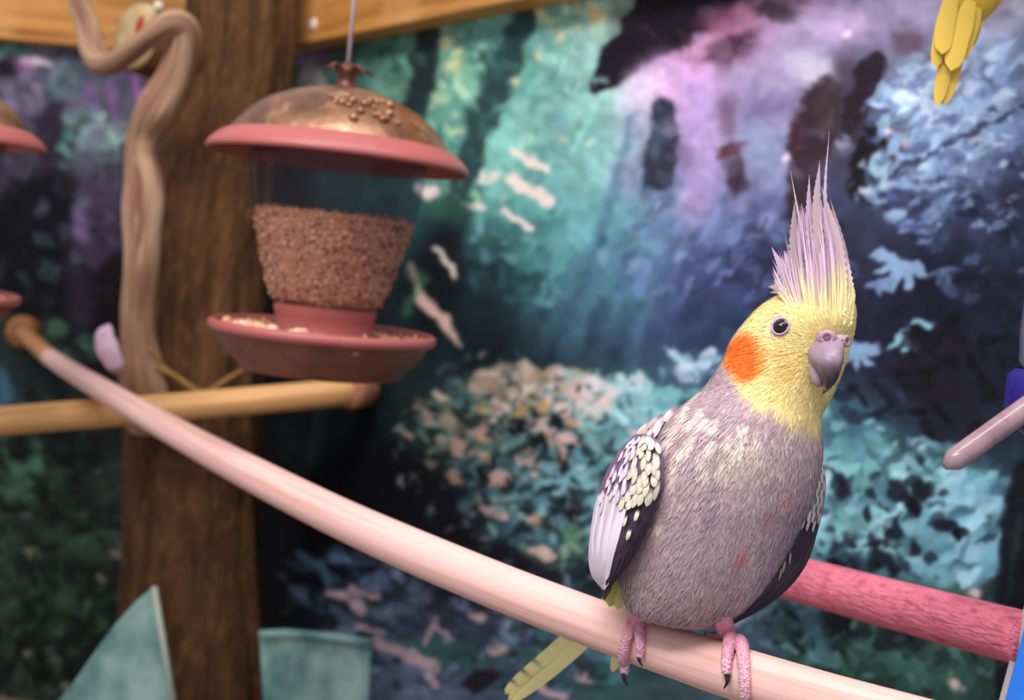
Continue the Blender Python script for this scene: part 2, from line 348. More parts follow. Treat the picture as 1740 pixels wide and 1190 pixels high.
foliage(1090, 720, 60, 45, 40, 20, '70b0b4 88c4c4 4f8c98', 0, 60, (0.5, 0.9), 10)
foliage(900, 655, 100, 34, 110, 15, 'd0b49c c0a078 d8bfb0 a89878 8a8a68', 10, 50, (0.45, 0.9), 11, .5)
foliage(985, 670, 50, 40, 50, 15, 'e0c6c4 d8b8b0 8fc0bc c8c4b8', 20, 60, (0.5, 0.95), 12, .55)
foliage(1060, 660, 40, 26, 26, 16, '8cc8c8 6aa8b0 a8d4d0 e0c8cc', 0, 60, (0.5, 0.9), 13); foliage(1180, 620, 40, 26, 26, 16, '8cb8c8 6a98b0 c0d0dc', 20, 40, (0.5, 0.9), 14)
foliage(880, 740, 110, 60, 34, 12, 'd8a898 e0b8b0 c89878 d8c0bc', 15, 40, (0.6, 0.95), 15, .55)
foliage(740, 730, 70, 60, 34, 13, 'a89078 c0a488 5f7f68 8f7f68', 25, 30, (0.5, 0.85), 16, .45)
for (x, y, l) in [(840, 870, 24), (968, 748, 20), (950, 765, 16), (912, 728, 20), (905, 805, 12), (850, 805, 22), (925, 940, 22), (1105, 740, 22), (1075, 735, 14)]:
    leaf(x, y, l, l * .5, 10, 'd8b2a8', .85)
for (x, y) in [(822, 698), (885, 698), (925, 692), (770, 812), (905, 880), (850, 815)]: ell(x, y, 13, 9, 10, 'd0a25c' if y < 720 else 'cf9f80', .85, .5)
ell(700, 880, 110, 70, 20, '0d0e17', 0.8, .6); ell(620, 800, 90, 60, 20, '0a0b12', 0.8, .6); ell(600, 740, 60, 40, 0, '0c1215', .7, .6); ell(885, 965, 80, 26, 25, '131520', .8, .6); ell(1010, 985, 40, 30, 20, '12131c', .8, .6)
stroke([(545, 690), (530, 780)], [30, 24], '15302e', .6, 10); stroke([(480, 720), (490, 760)], 26, '143030', .5, 10)

# bottom: bluish fallen leaves and roots
foliage(760, 1060, 190, 110, 150, 24, '5a6e8c 46587a 6f82a0 33425c 2c3a4a 3f5f68', -10, 50, (0.35, 0.8), 17, .4)
foliage(560, 990, 90, 60, 50, 20, '3f5878 2a3c54 141c26 5a7090', 30, 40, (0.4, 0.8), 18, .35)
foliage(960, 1110, 110, 80, 70, 24, '2f5f5c 3a6f78 22404a 4f7f90 20302c', -10, 50, (0.4, 0.85), 19, .5)
leaf(700, 1120, 60, 30, 10, '5b7290', .7); leaf(760, 1110, 80, 32, 8, '2f5f5c', .85); leaf(818, 1155, 38, 17, -24, '221a20', .95); leaf(650, 1170, 70, 40, 0, '566c84', .7); leaf(1100, 1110, 60, 28, -12, '2f6058', .7)
for pts, w in [([(555, 1000), (590, 1018), (615, 1038)], 17), ([(608, 1060), (650, 1075)], 12), ([(638, 1095), (690, 1118), (738, 1132)], 20), ([(600, 1008), (640, 1014)], 14), ([(725, 1150), (740, 1162)], 18), ([(745, 1060), (770, 1085)], 12), ([(740, 1058), (720, 1090)], 10), ([(910, 1165), (955, 1185)], 13)]:
    stroke(pts, w, 'b99598', 0.85, 4, .08)
stroke([(510, 945), (545, 965), (552, 985)], 13, '4a708c', .8, 5, .1); stroke([(615, 1000), (640, 975)], 12, '56708e', .7, 5, .1)
for (x, y) in [(845, 1106), (812, 1047), (995, 1150), (1600, 1108), (1655, 1010), (1625, 1165)]: ell(x, y, 14, 9, 20, 'dcb4b0', .8, .6)
foliage(1330, 1040, 90, 50, 70, 16, '6a88a4 4a6a80 8fa8bc 1c2430 3a5a6c c0b4c0', 15, 40, (0.4, 0.85), 20, .35)
foliage(1480, 1100, 140, 80, 70, 30, '3a6a58 2c5a50 47806c 1d3030 22303a', 10, 60, (0.45, 0.85), 21, .6)
stroke([(1390, 1000), (1385, 1110)], [60, 34], '4f80a0', .6, 14); stroke([(1430, 1110), (1480, 1170)], 16, '1a1f22', .8, 5); ell(1545, 1075, 34, 22, 20, '12161b', .8, .6); ell(1430, 1060, 34, 26, 20, '14171f', .85, .6); ell(1440, 960, 30, 18, 20, '15182a', .8, .6); ell(1500, 1165, 22, 14, 0, '1e1214', .9, .5)
leaf(1520, 1140, 110, 34, 5, '3c7560', .6); leaf(1400, 1120, 36, 20, 30, '5b9aa0', .7)
poly([(1715, 800), (1760, 760), (2200, 760), (2200, 1500), (1660, 1500), (1690, 1100), (1702, 900)], '141920', 0.95, 8, .1)
stroke([(1735, 880), (1722, 960), (1712, 1010)], 8, '2f4f40', .5, 5)

# left wall: purple drapery of leaves, dark undergrowth
foliage(60, 140, 90, 70, 40, 26, '6a5a78 5a5570 7a6a86 4a4a5c', 0, 60, (0.35, 0.7), 22, .6)
foliage(125, 140, 40, 40, 30, 20, '5a7078 4a6068 6a8488', 0, 80, (0.4, 0.8), 23)
stroke([(42, 106), (84, 108)], 13, 'd0c4c8', .9, 4); stroke([(20, 116), (45, 112)], 12, '9a5a98', .8, 5); stroke([(-10, 90), (40, 92)], 15, '4a9a78', .8, 6, .2); ell(0, 115, 26, 15, 0, '15121c', .9, .5)
poly([(105, 172), (126, 180), (130, 215), (110, 260), (115, 320), (60, 320), (55, 235), (52, 205)], '2b1f34', .9, 8, .3)
stroke([(155, 150), (160, 230)], 26, '6f4880', .75, 9, .2); stroke([(188, 145), (196, 205)], 15, '7a4f8a', .8, 5, .15); stroke([(228, 130), (236, 165)], 13, '8a559a', .8, 4)
foliage(160, 225, 45, 40, 40, 20, '7a9a90 8aa8a4 5f8a7a 6a8090', 0, 80, (0.4, 0.8), 24); foliage(115, 235, 26, 20, 14, 14, '4a9078 3f7f68', 0, 80, (0.5, 0.8), 25)
stroke([(155, 260), (152, 300)], 40, '5a5870', .6, 12); poly([(130, 320), (205, 280), (212, 420), (180, 450), (150, 445), (118, 400)], '4a3556', .9, 10, .4)
stroke([(130, 355), (135, 400)], 26, '7a5f92', .75, 10); stroke([(165, 380), (180, 440)], 30, '35263e', .6, 12)
poly([(20, 300), (105, 300), (120, 350), (112, 540), (-60, 540), (-60, 400)], '090a11', .92, 10, .4)
for (x, y, l) in [(72, 408, 24), (85, 462, 24), (105, 285, 16), (40, 475, 16), (128, 440, 14)]: leaf(x, y, l, l * .6, 50, '1f4438' if x < 100 else '4a6a5a', .85)
poly([(170, 440), (208, 420), (212, 640), (150, 640)], '120b0f', .92, 8, .3); stroke([(130, 460), (140, 560)], 30, '2a1f2e', .7, 12)
foliage(120, 590, 60, 40, 30, 18, '2a4a38 1f3a2c 3f6450', 0, 80, (0.5, 0.9), 26, .6); ell(4, 665, 18, 40, 0, '34607a', .9, .5)
foliage(90, 900, 160, 170, 220, 24, '22362c 2f4a3c 1a2620 3a5f4c 16201c 33503f', 20, 80, (0.4, 0.85), 27, .55)
foliage(90, 1100, 160, 120, 160, 22, '1d2a22 2f4634 18201a 3c5a40 101612', 20, 80, (0.4, 0.85), 28, .55)
foliage(60, 790, 100, 80, 60, 22, '101914 14201b 0c110f', 20, 80, (0.5, 0.9), 29, .55); foliage(40, 820, 60, 60, 16, 22, '3c6a54 4a7a66', 20, 40, (0.4, 0.7), 30)
for (x, y, l) in [(55, 940, 18), (200, 942, 20), (115, 1168, 18), (45, 880, 14), (175, 980, 10), (45, 1110, 12)]: leaf(x, y, l, l * .55, 15, '8f8272', .75)
stroke([(170, 700), (160, 860)], 40, '241f24', .5, 16)
# between trunk and right wall
stroke([(505, 95), (552, 95)], 22, '7d5590', .85, 4); stroke([(530, 120), (530, 160)], 34, 'a8a4a4', .7, 8, .2); stroke([(505, 118), (508, 170)], 14, '2a5a50', .8, 5)
foliage(600, 450, 60, 90, 26, 14, '3a7a50 1d4a3c 2f6a5a 15302c', 40, 60, (0.4, 0.8), 31)
# fine foliage texture over everything, then ragged edges as in a worn, enlarged print
foliage(1180, 820, 420, 190, 360, 10, '7fbcc0 9ccccc 3a6a74 1c2a36 5a98a0 27404c', 15, 80, (0.25, 0.7), 41, .5)
foliage(860, 760, 190, 170, 260, 8, '5f9088 8fb0a0 142026 2a4c50 b09a88', 15, 80, (0.25, 0.7), 42, .5)
foliage(1600, 250, 170, 180, 190, 10, 'b4d0e4 86aacb 3c4870 26284a 6c8cb8', -20, 70, (0.25, 0.65), 43, .5)
foliage(1250, 200, 190, 200, 130, 16, 'b8a8cc 8a7aa4 6a5878 9a98b8 7e6a90', -10, 80, (0.1, 0.28), 44, .6)
foliage(850, 180, 180, 190, 170, 9, '9cd0b4 74b49c 3c7c70 c4d8a8 4c8c80', 0, 90, (0.12, 0.35), 45, .6)
foliage(780, 1080, 330, 120, 300, 9, '6a7e9c 8a96ac 222c3a 3f5068 141a22', -5, 60, (0.25, 0.6), 46, .4)
foliage(1480, 1080, 260, 120, 220, 10, '4f8c7c 23403c 6a9aa0 131a20 2f6054', 10, 70, (0.25, 0.6), 47, .5)
foliage(90, 930, 190, 270, 420, 10, '2c4638 3f6450 121a16 1a2a22 4a6e58', 20, 90, (0.25, 0.6), 48, .6)
foliage(100, 330, 140, 230, 160, 12, '4a3c5c 2a2434 5c6a74 1a1620 3a5048', 20, 90, (0.15, 0.4), 49, .7)
qx = (vnoise(22, 51) - .5) * 13 + (vnoise(10, 52) - .5) * 6; qy = (vnoise(22, 53) - .5) * 13 + (vnoise(10, 54) - .5) * 6
jj = np.clip(np.arange(H)[:, None] + (qy / S).round().astype(int), 0, H - 1); ii = np.clip(np.arange(W)[None] + (qx / S).round().astype(int), 0, W - 1)
PIC = PIC[jj, ii]
for _ in range(2):
    PIC = (PIC + np.roll(PIC, 1, 0) + np.roll(PIC, -1, 0) + np.roll(PIC, 1, 1) + np.roll(PIC, -1, 1)) / 5
lum = PIC.mean(-1, keepdims=True); PIC = (lum + (PIC - lum) * .84) * (.94 + .20 * smooth01(lum, 40, 150))
PIC *= (.94 + .12 * vnoise(13, 55))[..., None]
PIC = np.clip(PIC, 4, 250)
PRINT = lin(PIC)

def print_color(V):
    x, y, _ = proj(V); x = np.abs((x + 300) % 4600 - 0); x = np.where(x > 2300, 4600 - x, x) - 300; i = np.clip((x - X0) / S - .5, 0, W - 1.001); j = np.clip((y - Y0) / S - .5, 0, H - 1.001)
    a = i.astype(int); b = j.astype(int); p = (i - a)[:, None]; q = (j - b)[:, None]
    return (PRINT[b, a] * (1 - p) + PRINT[b, a + 1] * p) * (1 - q) + (PRINT[b + 1, a] * (1 - p) + PRINT[b + 1, a + 1] * p) * q
PRINT_GAIN = 1.08
M_PRINT = mat('printed_forest_sheet', None, 0.55, 0.12)
def printed_wall(name, d, px_list, which):
    rows_lo, rows_hi = 8, 8; nr_ = 480; TOP = ZB + 0.32; V = []
    for px in px_list:
        lo = np.clip(wall_hit(px, 1235, which)[2], FLOOR + .01, None); hi = min(wall_hit(px, -40, which)[2], TOP - .01)
        base = wall_hit(px, 595, which)
        # keep columns vertical: position along the wall from the eye-level hit
        z = np.concatenate([np.linspace(FLOOR, lo, rows_lo, endpoint=False), np.linspace(lo, hi, nr_, endpoint=False), np.linspace(hi, TOP, rows_hi)])
        V.append(np.stack([np.full(len(z), base[0]), np.full(len(z), base[1]), z], 1))
    if which == 'r':                          # the wall runs on past the frame
        e = V[-1]; V += [e + np.array([*d, 0]) * q for q in np.linspace(.02, .5, 50)]
    V = np.array(V); m, n = V.shape[:2]; flat = V.reshape(-1, 3)
    idx = np.arange(m * n).reshape(m, n)
    q = np.stack([idx[:-1, :-1], idx[1:, :-1], idx[1:, 1:], idx[:-1, 1:]], -1).reshape(-1, 4)
    me = bpy.data.meshes.new(name); me.vertices.add(len(flat)); me.vertices.foreach_set('co', flat.astype(np.float32).ravel())
    me.loops.add(q.size); me.loops.foreach_set('vertex_index', q.astype(np.int32).ravel())
    me.polygons.add(len(q)); me.polygons.foreach_set('loop_start', np.arange(0, q.size, 4, dtype=np.int32))
    me.update(calc_edges=True); me.materials.append(M_PRINT)
    C = np.clip(print_color(flat) * PRINT_GAIN, 0, 0.9)
    at = me.attributes.new('Col', 'FLOAT_COLOR', 'POINT'); at.data.foreach_set('color', np.hstack([C, np.ones((len(C), 1))]).astype(np.float32).ravel())
    o = bpy.data.objects.new(name, me); COL.objects.link(o); struct(o)
    o['label'] = 'wall sheet printed with a misty forest picture'
    return o
kx = proj(np.array([[KW[0], KW[1], 1.15]]))[0][0]
kx = min(np.linspace(200, 480, 561), key=lambda p: abs(np.linalg.norm(wall_hit(p, 595, 'r')[:2] - KW)))
printed_wall('wall_right', dr, np.concatenate([np.arange(kx, 1810, 2.6), np.arange(1810, 2120, 10)]), 'r')
printed_wall('wall_left', dl, np.concatenate([np.arange(-420, -60, 10), np.arange(-60, kx, 2.6), [kx]]), 'l')

M_FLOOR = mat('floor_litter', (150, 130, 110), .8, .2, noise=[('o', (30, 30, 30), .4, .65, (110, 90, 75))])
MB().box((1.5, 0, 0), (0, 1.25, 0), (0, 0, .02), (0, 0.75, FLOOR - .02)).build('floor', M_FLOOR, smooth=False)['kind'] = 'structure'
M_BEAM = mat('varnished_pine_beam', (206, 146, 74), .45, .35, noise=[('o', (3, 3, 60), .45, .7, (150, 92, 38)), ('o', (9, 9, 9), .5, .75, (222, 168, 100))])
def beam(name, d, n, o, l0, l1):
    d3 = np.array([*d, 0]); n3 = np.array([*n, 0]); c = np.array([*o, ZB + .07]) + d3 * (l0 + l1) / 2 - n3 * BT / 2
    b = MB().box(d3 * (l1 - l0) / 2, n3 * BT / 2, (0, 0, .07), c).build(name, M_BEAM, smooth=False, bevel=.003); struct(b); return b
bl = beam('trim_1', dl, nl, KB, -1.1, 0.0); br = beam('trim_2', dr, nr, KB, 0.0, 1.95)
M_SCREW = mat('bright_screw_head', (226, 214, 190), .35, .5)
sp = hitz(510, 75, ZB); q = wall_hit(533, 42, 'r', BT)
MB().lathe([(0.0001, .004), (.006, .0035), (.0085, .001), (.009, -.001)], 16, q, (*nr, 0)).build('screw_head', M_SCREW, br)
# ------------------------------------------------------------------ tree trunk with a sawn branch stub
PM = lambda px, Z: px * Z / F                # pixels to metres at depth Z
ZT = 1.46
M_BARK = mat('rough_brown_bark', None, .85, .12, noise=[('st', (5, 5, 1.2), .40, .75, (56, 37, 22)), ('st', (9, 9, 6), .52, .85, (128, 92, 52))], bump=('st', (8, 8, 3.5), .7, .012, 'n'))
prof = [(-160, 330, 515), (-60, 326, 508), (0, 322, 505), (120, 315, 497), (250, 282, 476), (400, 240, 457), (600, 216, 444), (800, 214, 437), (950, 213, 436), (1080, 208, 443), (1190, 200, 456), (1330, 180, 470)]
yy = np.linspace(-160, 1330, 140); rings = []; cols = []; st = []
pl = spline([(a, b, c) for a, b, c in prof], 600); th = np.linspace(0, 2 * np.pi, 72, endpoint=False)
for y in yy:
    k = np.argmin(np.abs(pl[:, 0] - y)); cx, hw = (pl[k, 1] + pl[k, 2]) / 2, (pl[k, 2] - pl[k, 1]) / 2
    o = P(cx, y, ZT); R = PM(hw, ZT)
    w = 1 + .035 * np.sin(9 * th + 1.3 * np.sin(y / 160)) + .02 * np.sin(17 * th + y / 90) + .012 * np.sin(31 * th - y / 40)
    rings.append(o + np.cos(th)[:, None] * r_ * (R * w)[:, None] - np.sin(th)[:, None] * np.array([0, 1, 0]) * (R * w * .95)[:, None])
    base = lin((96, 66, 42))
    g = 1 + .18 * np.sin(7 * th + y / 70) * np.sin(4 * th - y / 130)
    c = base[None] * g[:, None]
    cols.append(c); st.append(np.stack([np.cos(th), np.sin(th), np.full(72, y / 190)], 1))
tb = thing('tree_trunk', (*P(330, 1190, ZT)[:2], FLOOR), 'thick brown bark-covered tree trunk standing in the corner of the printed walls', 'tree trunk')
foot = np.array(rings[-1]); foot[:, 2] = FLOOR
rings.append(foot); cols.append(cols[-1]); st.append(st[-1])
MB().loft(rings, c=np.array(cols), st=np.reshape(st, (-1, 3))).build('trunk_bark', M_BARK, tb)
so = P(231, 61, 1.36); sax = unit(-f_ * .80 - r_ * .58 + u_ * .10); sr = PM(60, 1.36)
M_BARKP = mat('stub_bark', (96, 66, 42), .85, .1, bump=('o', (90, 90, 90), .5, .01, 'n'))
stub = MB().tube([so - sax * .16, so - sax * .08, so - sax * .002], [sr * .9, sr * .98, sr * 1.03], 32, wob=.02).build('branch_stub', M_BARKP, tb)
M_CUT = mat('pale_sawn_wood', (204, 184, 138), .7, .2, noise=[('o', (20, 20, 20), .45, .7, (176, 150, 102))])
MB().lathe([(0.0005, .0035), (sr * .55, .0035), (sr * .93, .003), (sr * .97, -.002)], 40, so, sax).build('sawn_face', M_CUT, stub)
M_RED = mat('red_wood_mark', (168, 62, 48), .7, .2)
e1 = unit(np.cross(sax, r_)); e2 = np.cross(sax, e1)
q = P(229, 37, 1.345); q = q - sax * ((q - so) @ sax - .0042)
A = np.array([unit(u_ * .92 + r_ * .35), unit(np.cross(sax, unit(u_ * .92 + r_ * .35))), sax])
MB().ball(q, (PM(17, 1.36), PM(10, 1.36), .0012), 14, ax=A).build('red_mark', M_RED, stub)
q = P(267, 10, 1.33); MB().ball(q - sax * ((q - so) @ sax - .004), .0065, 14).build('highlight_spot', M_SCREW, stub)  # small white ball standing in for a white highlight beside the sawn face

# ------------------------------------------------------------------ twisted vine branch wound in front of the trunk
ZV = 1.27
VP = [(122, -60, 30, 1.40, 0), (132, -5, 34, 1.39, 0), (150, 45, 42, 1.37, 0), (158, 88, 44, 1.34, .15), (178, 110, 40, 1.31, .9), (215, 92, 36, 1.28, 1), (258, 60, 36, 1.26, 1), (292, 40, 46, 1.26, .35), (314, 52, 48, 1.27, 0), (312, 90, 54, 1.28, .1),
      (296, 135, 62, 1.29, .4), (270, 180, 72, 1.30, .8), (246, 225, 58, 1.31, .9), (238, 262, 50, 1.31, .2), (244, 300, 60, 1.31, 0), (246, 340, 66, 1.31, .1), (242, 390, 62, 1.31, .15), (239, 450, 58, 1.31, .3), (236, 520, 60, 1.33, .45), (236, 585, 64, 1.345, .55), (242, 640, 80, 1.358, .7), (252, 690, 88, 1.376, .8), (256, 730, 66, 1.385, .8)]
vp = spline(VP, 200); pts = np.array([P(a, b, z) for a, b, w, z, d in vp]); rad = np.array([PM(w, z) / 2 for a, b, w, z, d in vp])
n = 24; tc = np.linspace(0, 2 * np.pi, n, endpoint=False)
vc = []
for i, (a, b, w, z, d) in enumerate(vp):
    g = .5 + .5 * np.sin(3 * tc + i * .09) * np.sin(i * .05 + 1)      # streaks of paler and browner wood twisting round the stem
    vc.append(lin(np.array([184, 152, 118])[None] * (1 - g)[:, None] + np.array([142, 102, 82])[None] * g[:, None]))
M_VINE = mat('weathered_vine_wood', None, .7, .2, noise=[('st', (2.5, 2.5, .8), .52, .75, (66, 36, 32)), ('st', (4, 4, 2), .58, .8, (206, 176, 140))], bump=('st', (4, 4, 1.6), .5, .006, 'n'))
vt = thing('vine_branch', pts[-1], 'twisted pale and dark vine branch curling up in front of the trunk', 'branch')
MB().tube(pts, rad, n, c=np.array(vc), wob=.09, ks=10).build('twisted_stem', M_VINE, vt)
M_TWIG = mat('thin_tan_twig', (150, 112, 66), .7, .2)
for tp in ([(250, 590, 1.33), (275, 622, 1.345), (305, 645, 1.35), (335, 672, 1.355)], [(262, 625, 1.34), (300, 640, 1.35), (320, 655, 1.355)], [(305, 645, 1.352), (345, 668, 1.355), (385, 645, 1.36), (432, 618, 1.40)]):
    sp_ = spline([P(*q) for q in tp], 16); MB().tube(sp_, np.linspace(.0042, .0024, 16), 8).build('twig', M_TWIG, vt)
M_BONE = mat('pale_lilac_cuttlebone', (226, 196, 214), .6, .3, noise=[('o', (60, 60, 60), .45, .7, (196, 152, 168))])
bt = spline([(186, 552, 1.335), (178, 572, 1.325), (185, 598, 1.325), (198, 622, 1.33), (214, 640, 1.35)], 20)
bw = np.interp(np.linspace(0, 1, 20), [0, .12, .4, .75, 1], [6, 26, 40, 30, 6])
tag(MB().tube([P(*q) for q in bt], [PM(w, 1.28) / 2 for w in bw], 16, flat=.5, wob=.03).build('cuttlebone', M_BONE), 'pale lilac cuttlebone wedged against the lower vine branch', 'cuttlebone')

# ------------------------------------------------------------------ hanging seed feeders
ZF = .95; k = ZF / F
M_DOME = mat('aged_copper_dome', (156, 112, 80), .34, .6, .55, noise=[('o', (26, 26, 26), .42, .66, (102, 70, 52)), ('o', (60, 60, 60), .55, .75, (196, 160, 124))], bump=('o', (70, 70, 70), .25, .004, 'n'))
M_TERRA = mat('terracotta_pink_plastic', (172, 96, 90), .42, .4, noise=[('o', (30, 30, 30), .5, .75, (172, 82, 72))])
M_TRAYD = mat('brown_tray', (128, 82, 64), .5, .3, noise=[('o', (30, 30, 30), .45, .7, (104, 66, 52))])
M_JAR = mat('clear_jar_plastic', (78, 72, 78), .12, .8, alpha=(.12, (244, 244, 248)))
M_SEED = mat('seed_mix', None, .7, .25)
M_CORD = mat('white_cord', (206, 190, 190), .7, .2)
RAIL_Z = 2.0
fo = P(577, 268, ZF)                        # centre of the lid rim
fd = thing('seed_feeder', (fo[0], fo[1], fo[2] - 372 * k), 'copper lidded seed feeder with clear jar hanging between the trunk and the misty green print', 'bird feeder', 'hanging seed feeders')
def L(prof): return [(a * k, b * k) for a, b in prof]
dome = MB().lathe(L([(2, 118), (24, 117), (60, 111), (95, 100), (130, 83), (158, 62), (178, 38), (187, 24)]), 64, fo).build('lid_dome', M_DOME, fd)
MB().lathe(L([(184, 27), (195, 23), (206, 15), (216, 5), (221, -3), (220.5, -9), (216, -10), (211, -5), (203, 3), (190, 14), (180, 20)]), 64, fo).build('lid_rim', M_TERRA, fd)
MB().lathe(L([(213, -7), (203, 2), (188, 12), (160, 40), (100, 76), (20, 92), (2, 92)]), 64, fo).build('lid_underside', M_TERRA, dome)
fin = MB(); fin.lathe(L([(26, 113), (19, 118), (15, 128), (17, 138), (24, 147), (14, 152), (8, 158), (2, 162)]), 24, fo)
M_FIN = mat('dark_copper_finial', (104, 62, 46), .4, .5, .4)
fino = fin.build('finial', M_FIN, fd)
for q in range(5):
    a = q * 2 * math.pi / 5 + .4; d = np.array([math.cos(a), math.sin(a), 0]); t = np.array([-d[1], d[0], 0]); o = fo + np.array([0, 0, 138 * k])
    rows = [(10, 0, 8), (20, 7, 11), (30, 13, 9), (38, 12, 5), (43, 8, 1)]
    rg = [[o + d * x * k + np.array([0, 0, h * k]) + t * w * k, o + d * x * k + np.array([0, 0, (h + 3) * k]), o + d * x * k + np.array([0, 0, h * k]) - t * w * k, o + d * x * k + np.array([0, 0, (h - 4) * k])] for x, h, w in rows]
    MB().loft(rg).build('petal', M_FIN, fino)
emb = MB(); rg_ = random.Random(3)
def dome_r(h): return float(np.interp(-h, [-118, -117, -111, -100, -83, -62, -38, -24], [2, 24, 60, 95, 130, 158, 178, 187]))
for q in range(26):
    a = math.radians(-90 + rg_.uniform(2, 46)); h = rg_.uniform(48, 88); R = dome_r(h)
    emb.ball(fo + np.array([math.cos(a) * R * k, math.sin(a) * R * k, h * k]), rg_.uniform(5, 9) * k, 10)
emb.build('embossed_flowers', M_DOME, dome)
MB().lathe(L([(150, 10), (149, -30), (146, -60), (138, -100), (124, -160), (108, -215), (98, -244), (84, -256), (84, -253), (96, -242), (106, -214), (122, -160), (136, -100), (144, -60), (147, -30), (148, 10)]), 64, fo).build('clear_jar', M_JAR, fd)
jarp = [(-98, 135), (-130, 127.5), (-160, 120), (-215, 104), (-242, 94), (-252, 80)]
sm = MB(); sm.lathe(L([(2, -97), (60, -98), (133, -99)] + [(b, a) for a, b in jarp] + [(2, -253)]), 64, fo, c=lin((240, 172, 122)))
rg2 = np.random.default_rng(5); SEEDC = [lin(c) for c in ((255, 206, 158), (250, 184, 138), (252, 206, 164), (236, 160, 112), (96, 72, 78), (250, 176, 140), (250, 196, 150), (150, 104, 88), (240, 178, 132))]
def octa(mb, o, R, c):
    ax = np.linalg.qr(rg2.normal(size=(3, 3)))[0]; v = np.array([s * ax[i] * R * e for i, e in enumerate((1.6, .9, .8)) for s in (1, -1)])
    mb.add(o + v, [(0, 2, 4), (2, 1, 4), (1, 3, 4), (3, 0, 4), (2, 0, 5), (1, 2, 5), (3, 1, 5), (0, 3, 5)], c)
for q in range(3600):
    h = rg2.uniform(-250, -99); R = np.interp(-h, [-a for a, b in jarp], [b for a, b in jarp]); a = rg2.uniform(0, 2 * np.pi)
    octa(sm, fo + np.array([math.cos(a) * (R - 1) * k, math.sin(a) * (R - 1) * k, h * k]), rg2.uniform(2.4, 4.4) * k, SEEDC[rg2.integers(len(SEEDC))])
for q in range(700):
    R = 132 * math.sqrt(rg2.random()); a = rg2.uniform(0, 2 * np.pi); octa(sm, fo + np.array([math.cos(a) * R * k, math.sin(a) * R * k, -97 * k]), rg2.uniform(3, 5) * k, SEEDC[rg2.integers(len(SEEDC))])
o = sm.build('seed_fill', M_SEED, fd, smooth=False); o['kind'] = 'stuff'
MB().lathe(L([(86, -252), (88, -262), (84, -272), (84, -300), (100, -318)]), 48, fo).build('jar_base', M_TERRA, fd)
tr = MB().lathe(L([(2, -322), (150, -322), (172, -312), (180, -300), (184, -304), (176, -322), (160, -344), (142, -356), (136, -368), (2, -372)]), 64, fo).build('tray', M_TRAYD, fd)
MB().lathe(L([(180, -301), (181, -292), (187, -288), (193, -292), (194, -301), (189, -307), (183, -306)]), 64, fo).build('tray_rim', M_TERRA, tr)
ts = MB()
for q in range(900):
    R = 88 + 88 * rg2.random() ** .8; a = rg2.uniform(0, 2 * np.pi); octa(ts, fo + np.array([math.cos(a) * R * k, math.sin(a) * R * k, (-314 + 16 * rg2.random()) * k]), rg2.uniform(3.5, 6.5) * k, SEEDC[rg2.integers(len(SEEDC))])
for q in range(46):
    R = rg2.uniform(120, 168); a = math.radians(rg2.uniform(-165, -75)); ts.ball(fo + np.array([math.cos(a) * R * k, math.sin(a) * R * k, (-300 + 8 * rg2.random()) * k]), rg2.uniform(6, 11) * k * np.array([1, 1, .8]), 8, lin(((226, 180, 150), (236, 204, 176), (214, 120, 116), (230, 190, 120))[rg2.integers(4)]))
o = ts.build('tray_seed', M_SEED, fd, smooth=True); o['kind'] = 'stuff'
MB().tube([fo + np.array([0, 0, h]) for h in np.linspace(156 * k, RAIL_Z + .002 - fo[2], 6)], 3.6 * k, 8).build('cord', M_CORD, fd)
f2 = copy_tree(fd); p2 = P(-138, 226, 1.04)
f2.location = (p2[0], p2[1], fd.location[2] + (p2[2] - fo[2]))
f2['label'] = 'copper lidded seed feeder hanging in front of the dark purple printed leaves beyond the trunk'
for ch in f2.children:
    if ch.name.startswith('cord'):
        ch.scale[2] = 1.0
M_RAIL = mat('ceiling_rail_pine', (190, 140, 84), .6, .2)
rail_dir = unit(np.array([p2[0] - fo[0], p2[1] - fo[1], 0])); rc = np.array([fo[0], fo[1], RAIL_Z + .02])
dz = (p2[2] - fo[2])
tag(MB().box(rail_dir * .75, np.cross(rail_dir, (0, 0, 1)) * .018, (0, 0, .02), rc).build('ceiling_rail', M_RAIL, smooth=False, bevel=.002), 'pine ceiling rail that the seed feeders hang from', 'rail')

# ------------------------------------------------------------------ perches
M_PERCH = mat('pinkish_turned_wood', (238, 196, 182), .42, .35, noise=[('st', (2.2, 2.2, .35), .5, .72, (214, 158, 138)), ('st', (7, 7, .5), .56, .74, (244, 212, 202)), ('st', (16, 16, 1.2), .6, .8, (222, 168, 150))], bump=('st', (22, 22, 1.5), .12, .002, 'n'))
M_PERCH2 = mat('honey_turned_wood', (222, 172, 112), .5, .3, noise=[('st', (2.5, 2.5, .4), .48, .72, (190, 134, 76))])
M_DISC = mat('brown_wood_mount', (148, 100, 60), .6, .25, noise=[('o', (50, 50, 50), .45, .7, (112, 72, 40))])
# centre line px, thickness px, depth
PP = np.array([(84, 607, 29, 1.56), (137, 641, 35, 1.34), (290, 730, 47.5, 1.06), (432, 807.5, 59, .892), (570, 877, 67, .785), (700, 935.5, 74, .702), (870, 1006, 79, .632), (1040, 1070.5, 83, .583), (1150, 1110, 86, .555), (1240, 1141, 89, .533), (1400, 1190, 94, .497), (1560, 1235, 99, .468), (1760, 1290, 104, .435)])
pp = spline(PP, 160)
ppts = np.array([P(a, b, z) for a, b, t, z in pp]); prad = np.array([t * z / F / 2 for a, b, t, z in pp])
pt = thing('wooden_perch', ppts[0], 'long pale pink wooden perch that the grey cockatiel stands on', 'perch')
pm = MB().tube(ppts, prad, 48, ks=9)
PERCH_BVH = BVHTree.FromPolygons([tuple(v) for v in np.vstack(pm.v)], pm.f)
pm.build('rod', M_PERCH, pt)
dpos = wall_hit(44, 564, 'l', .0); dn = np.array([*nl, 0]); neck0 = dpos + dn * .012
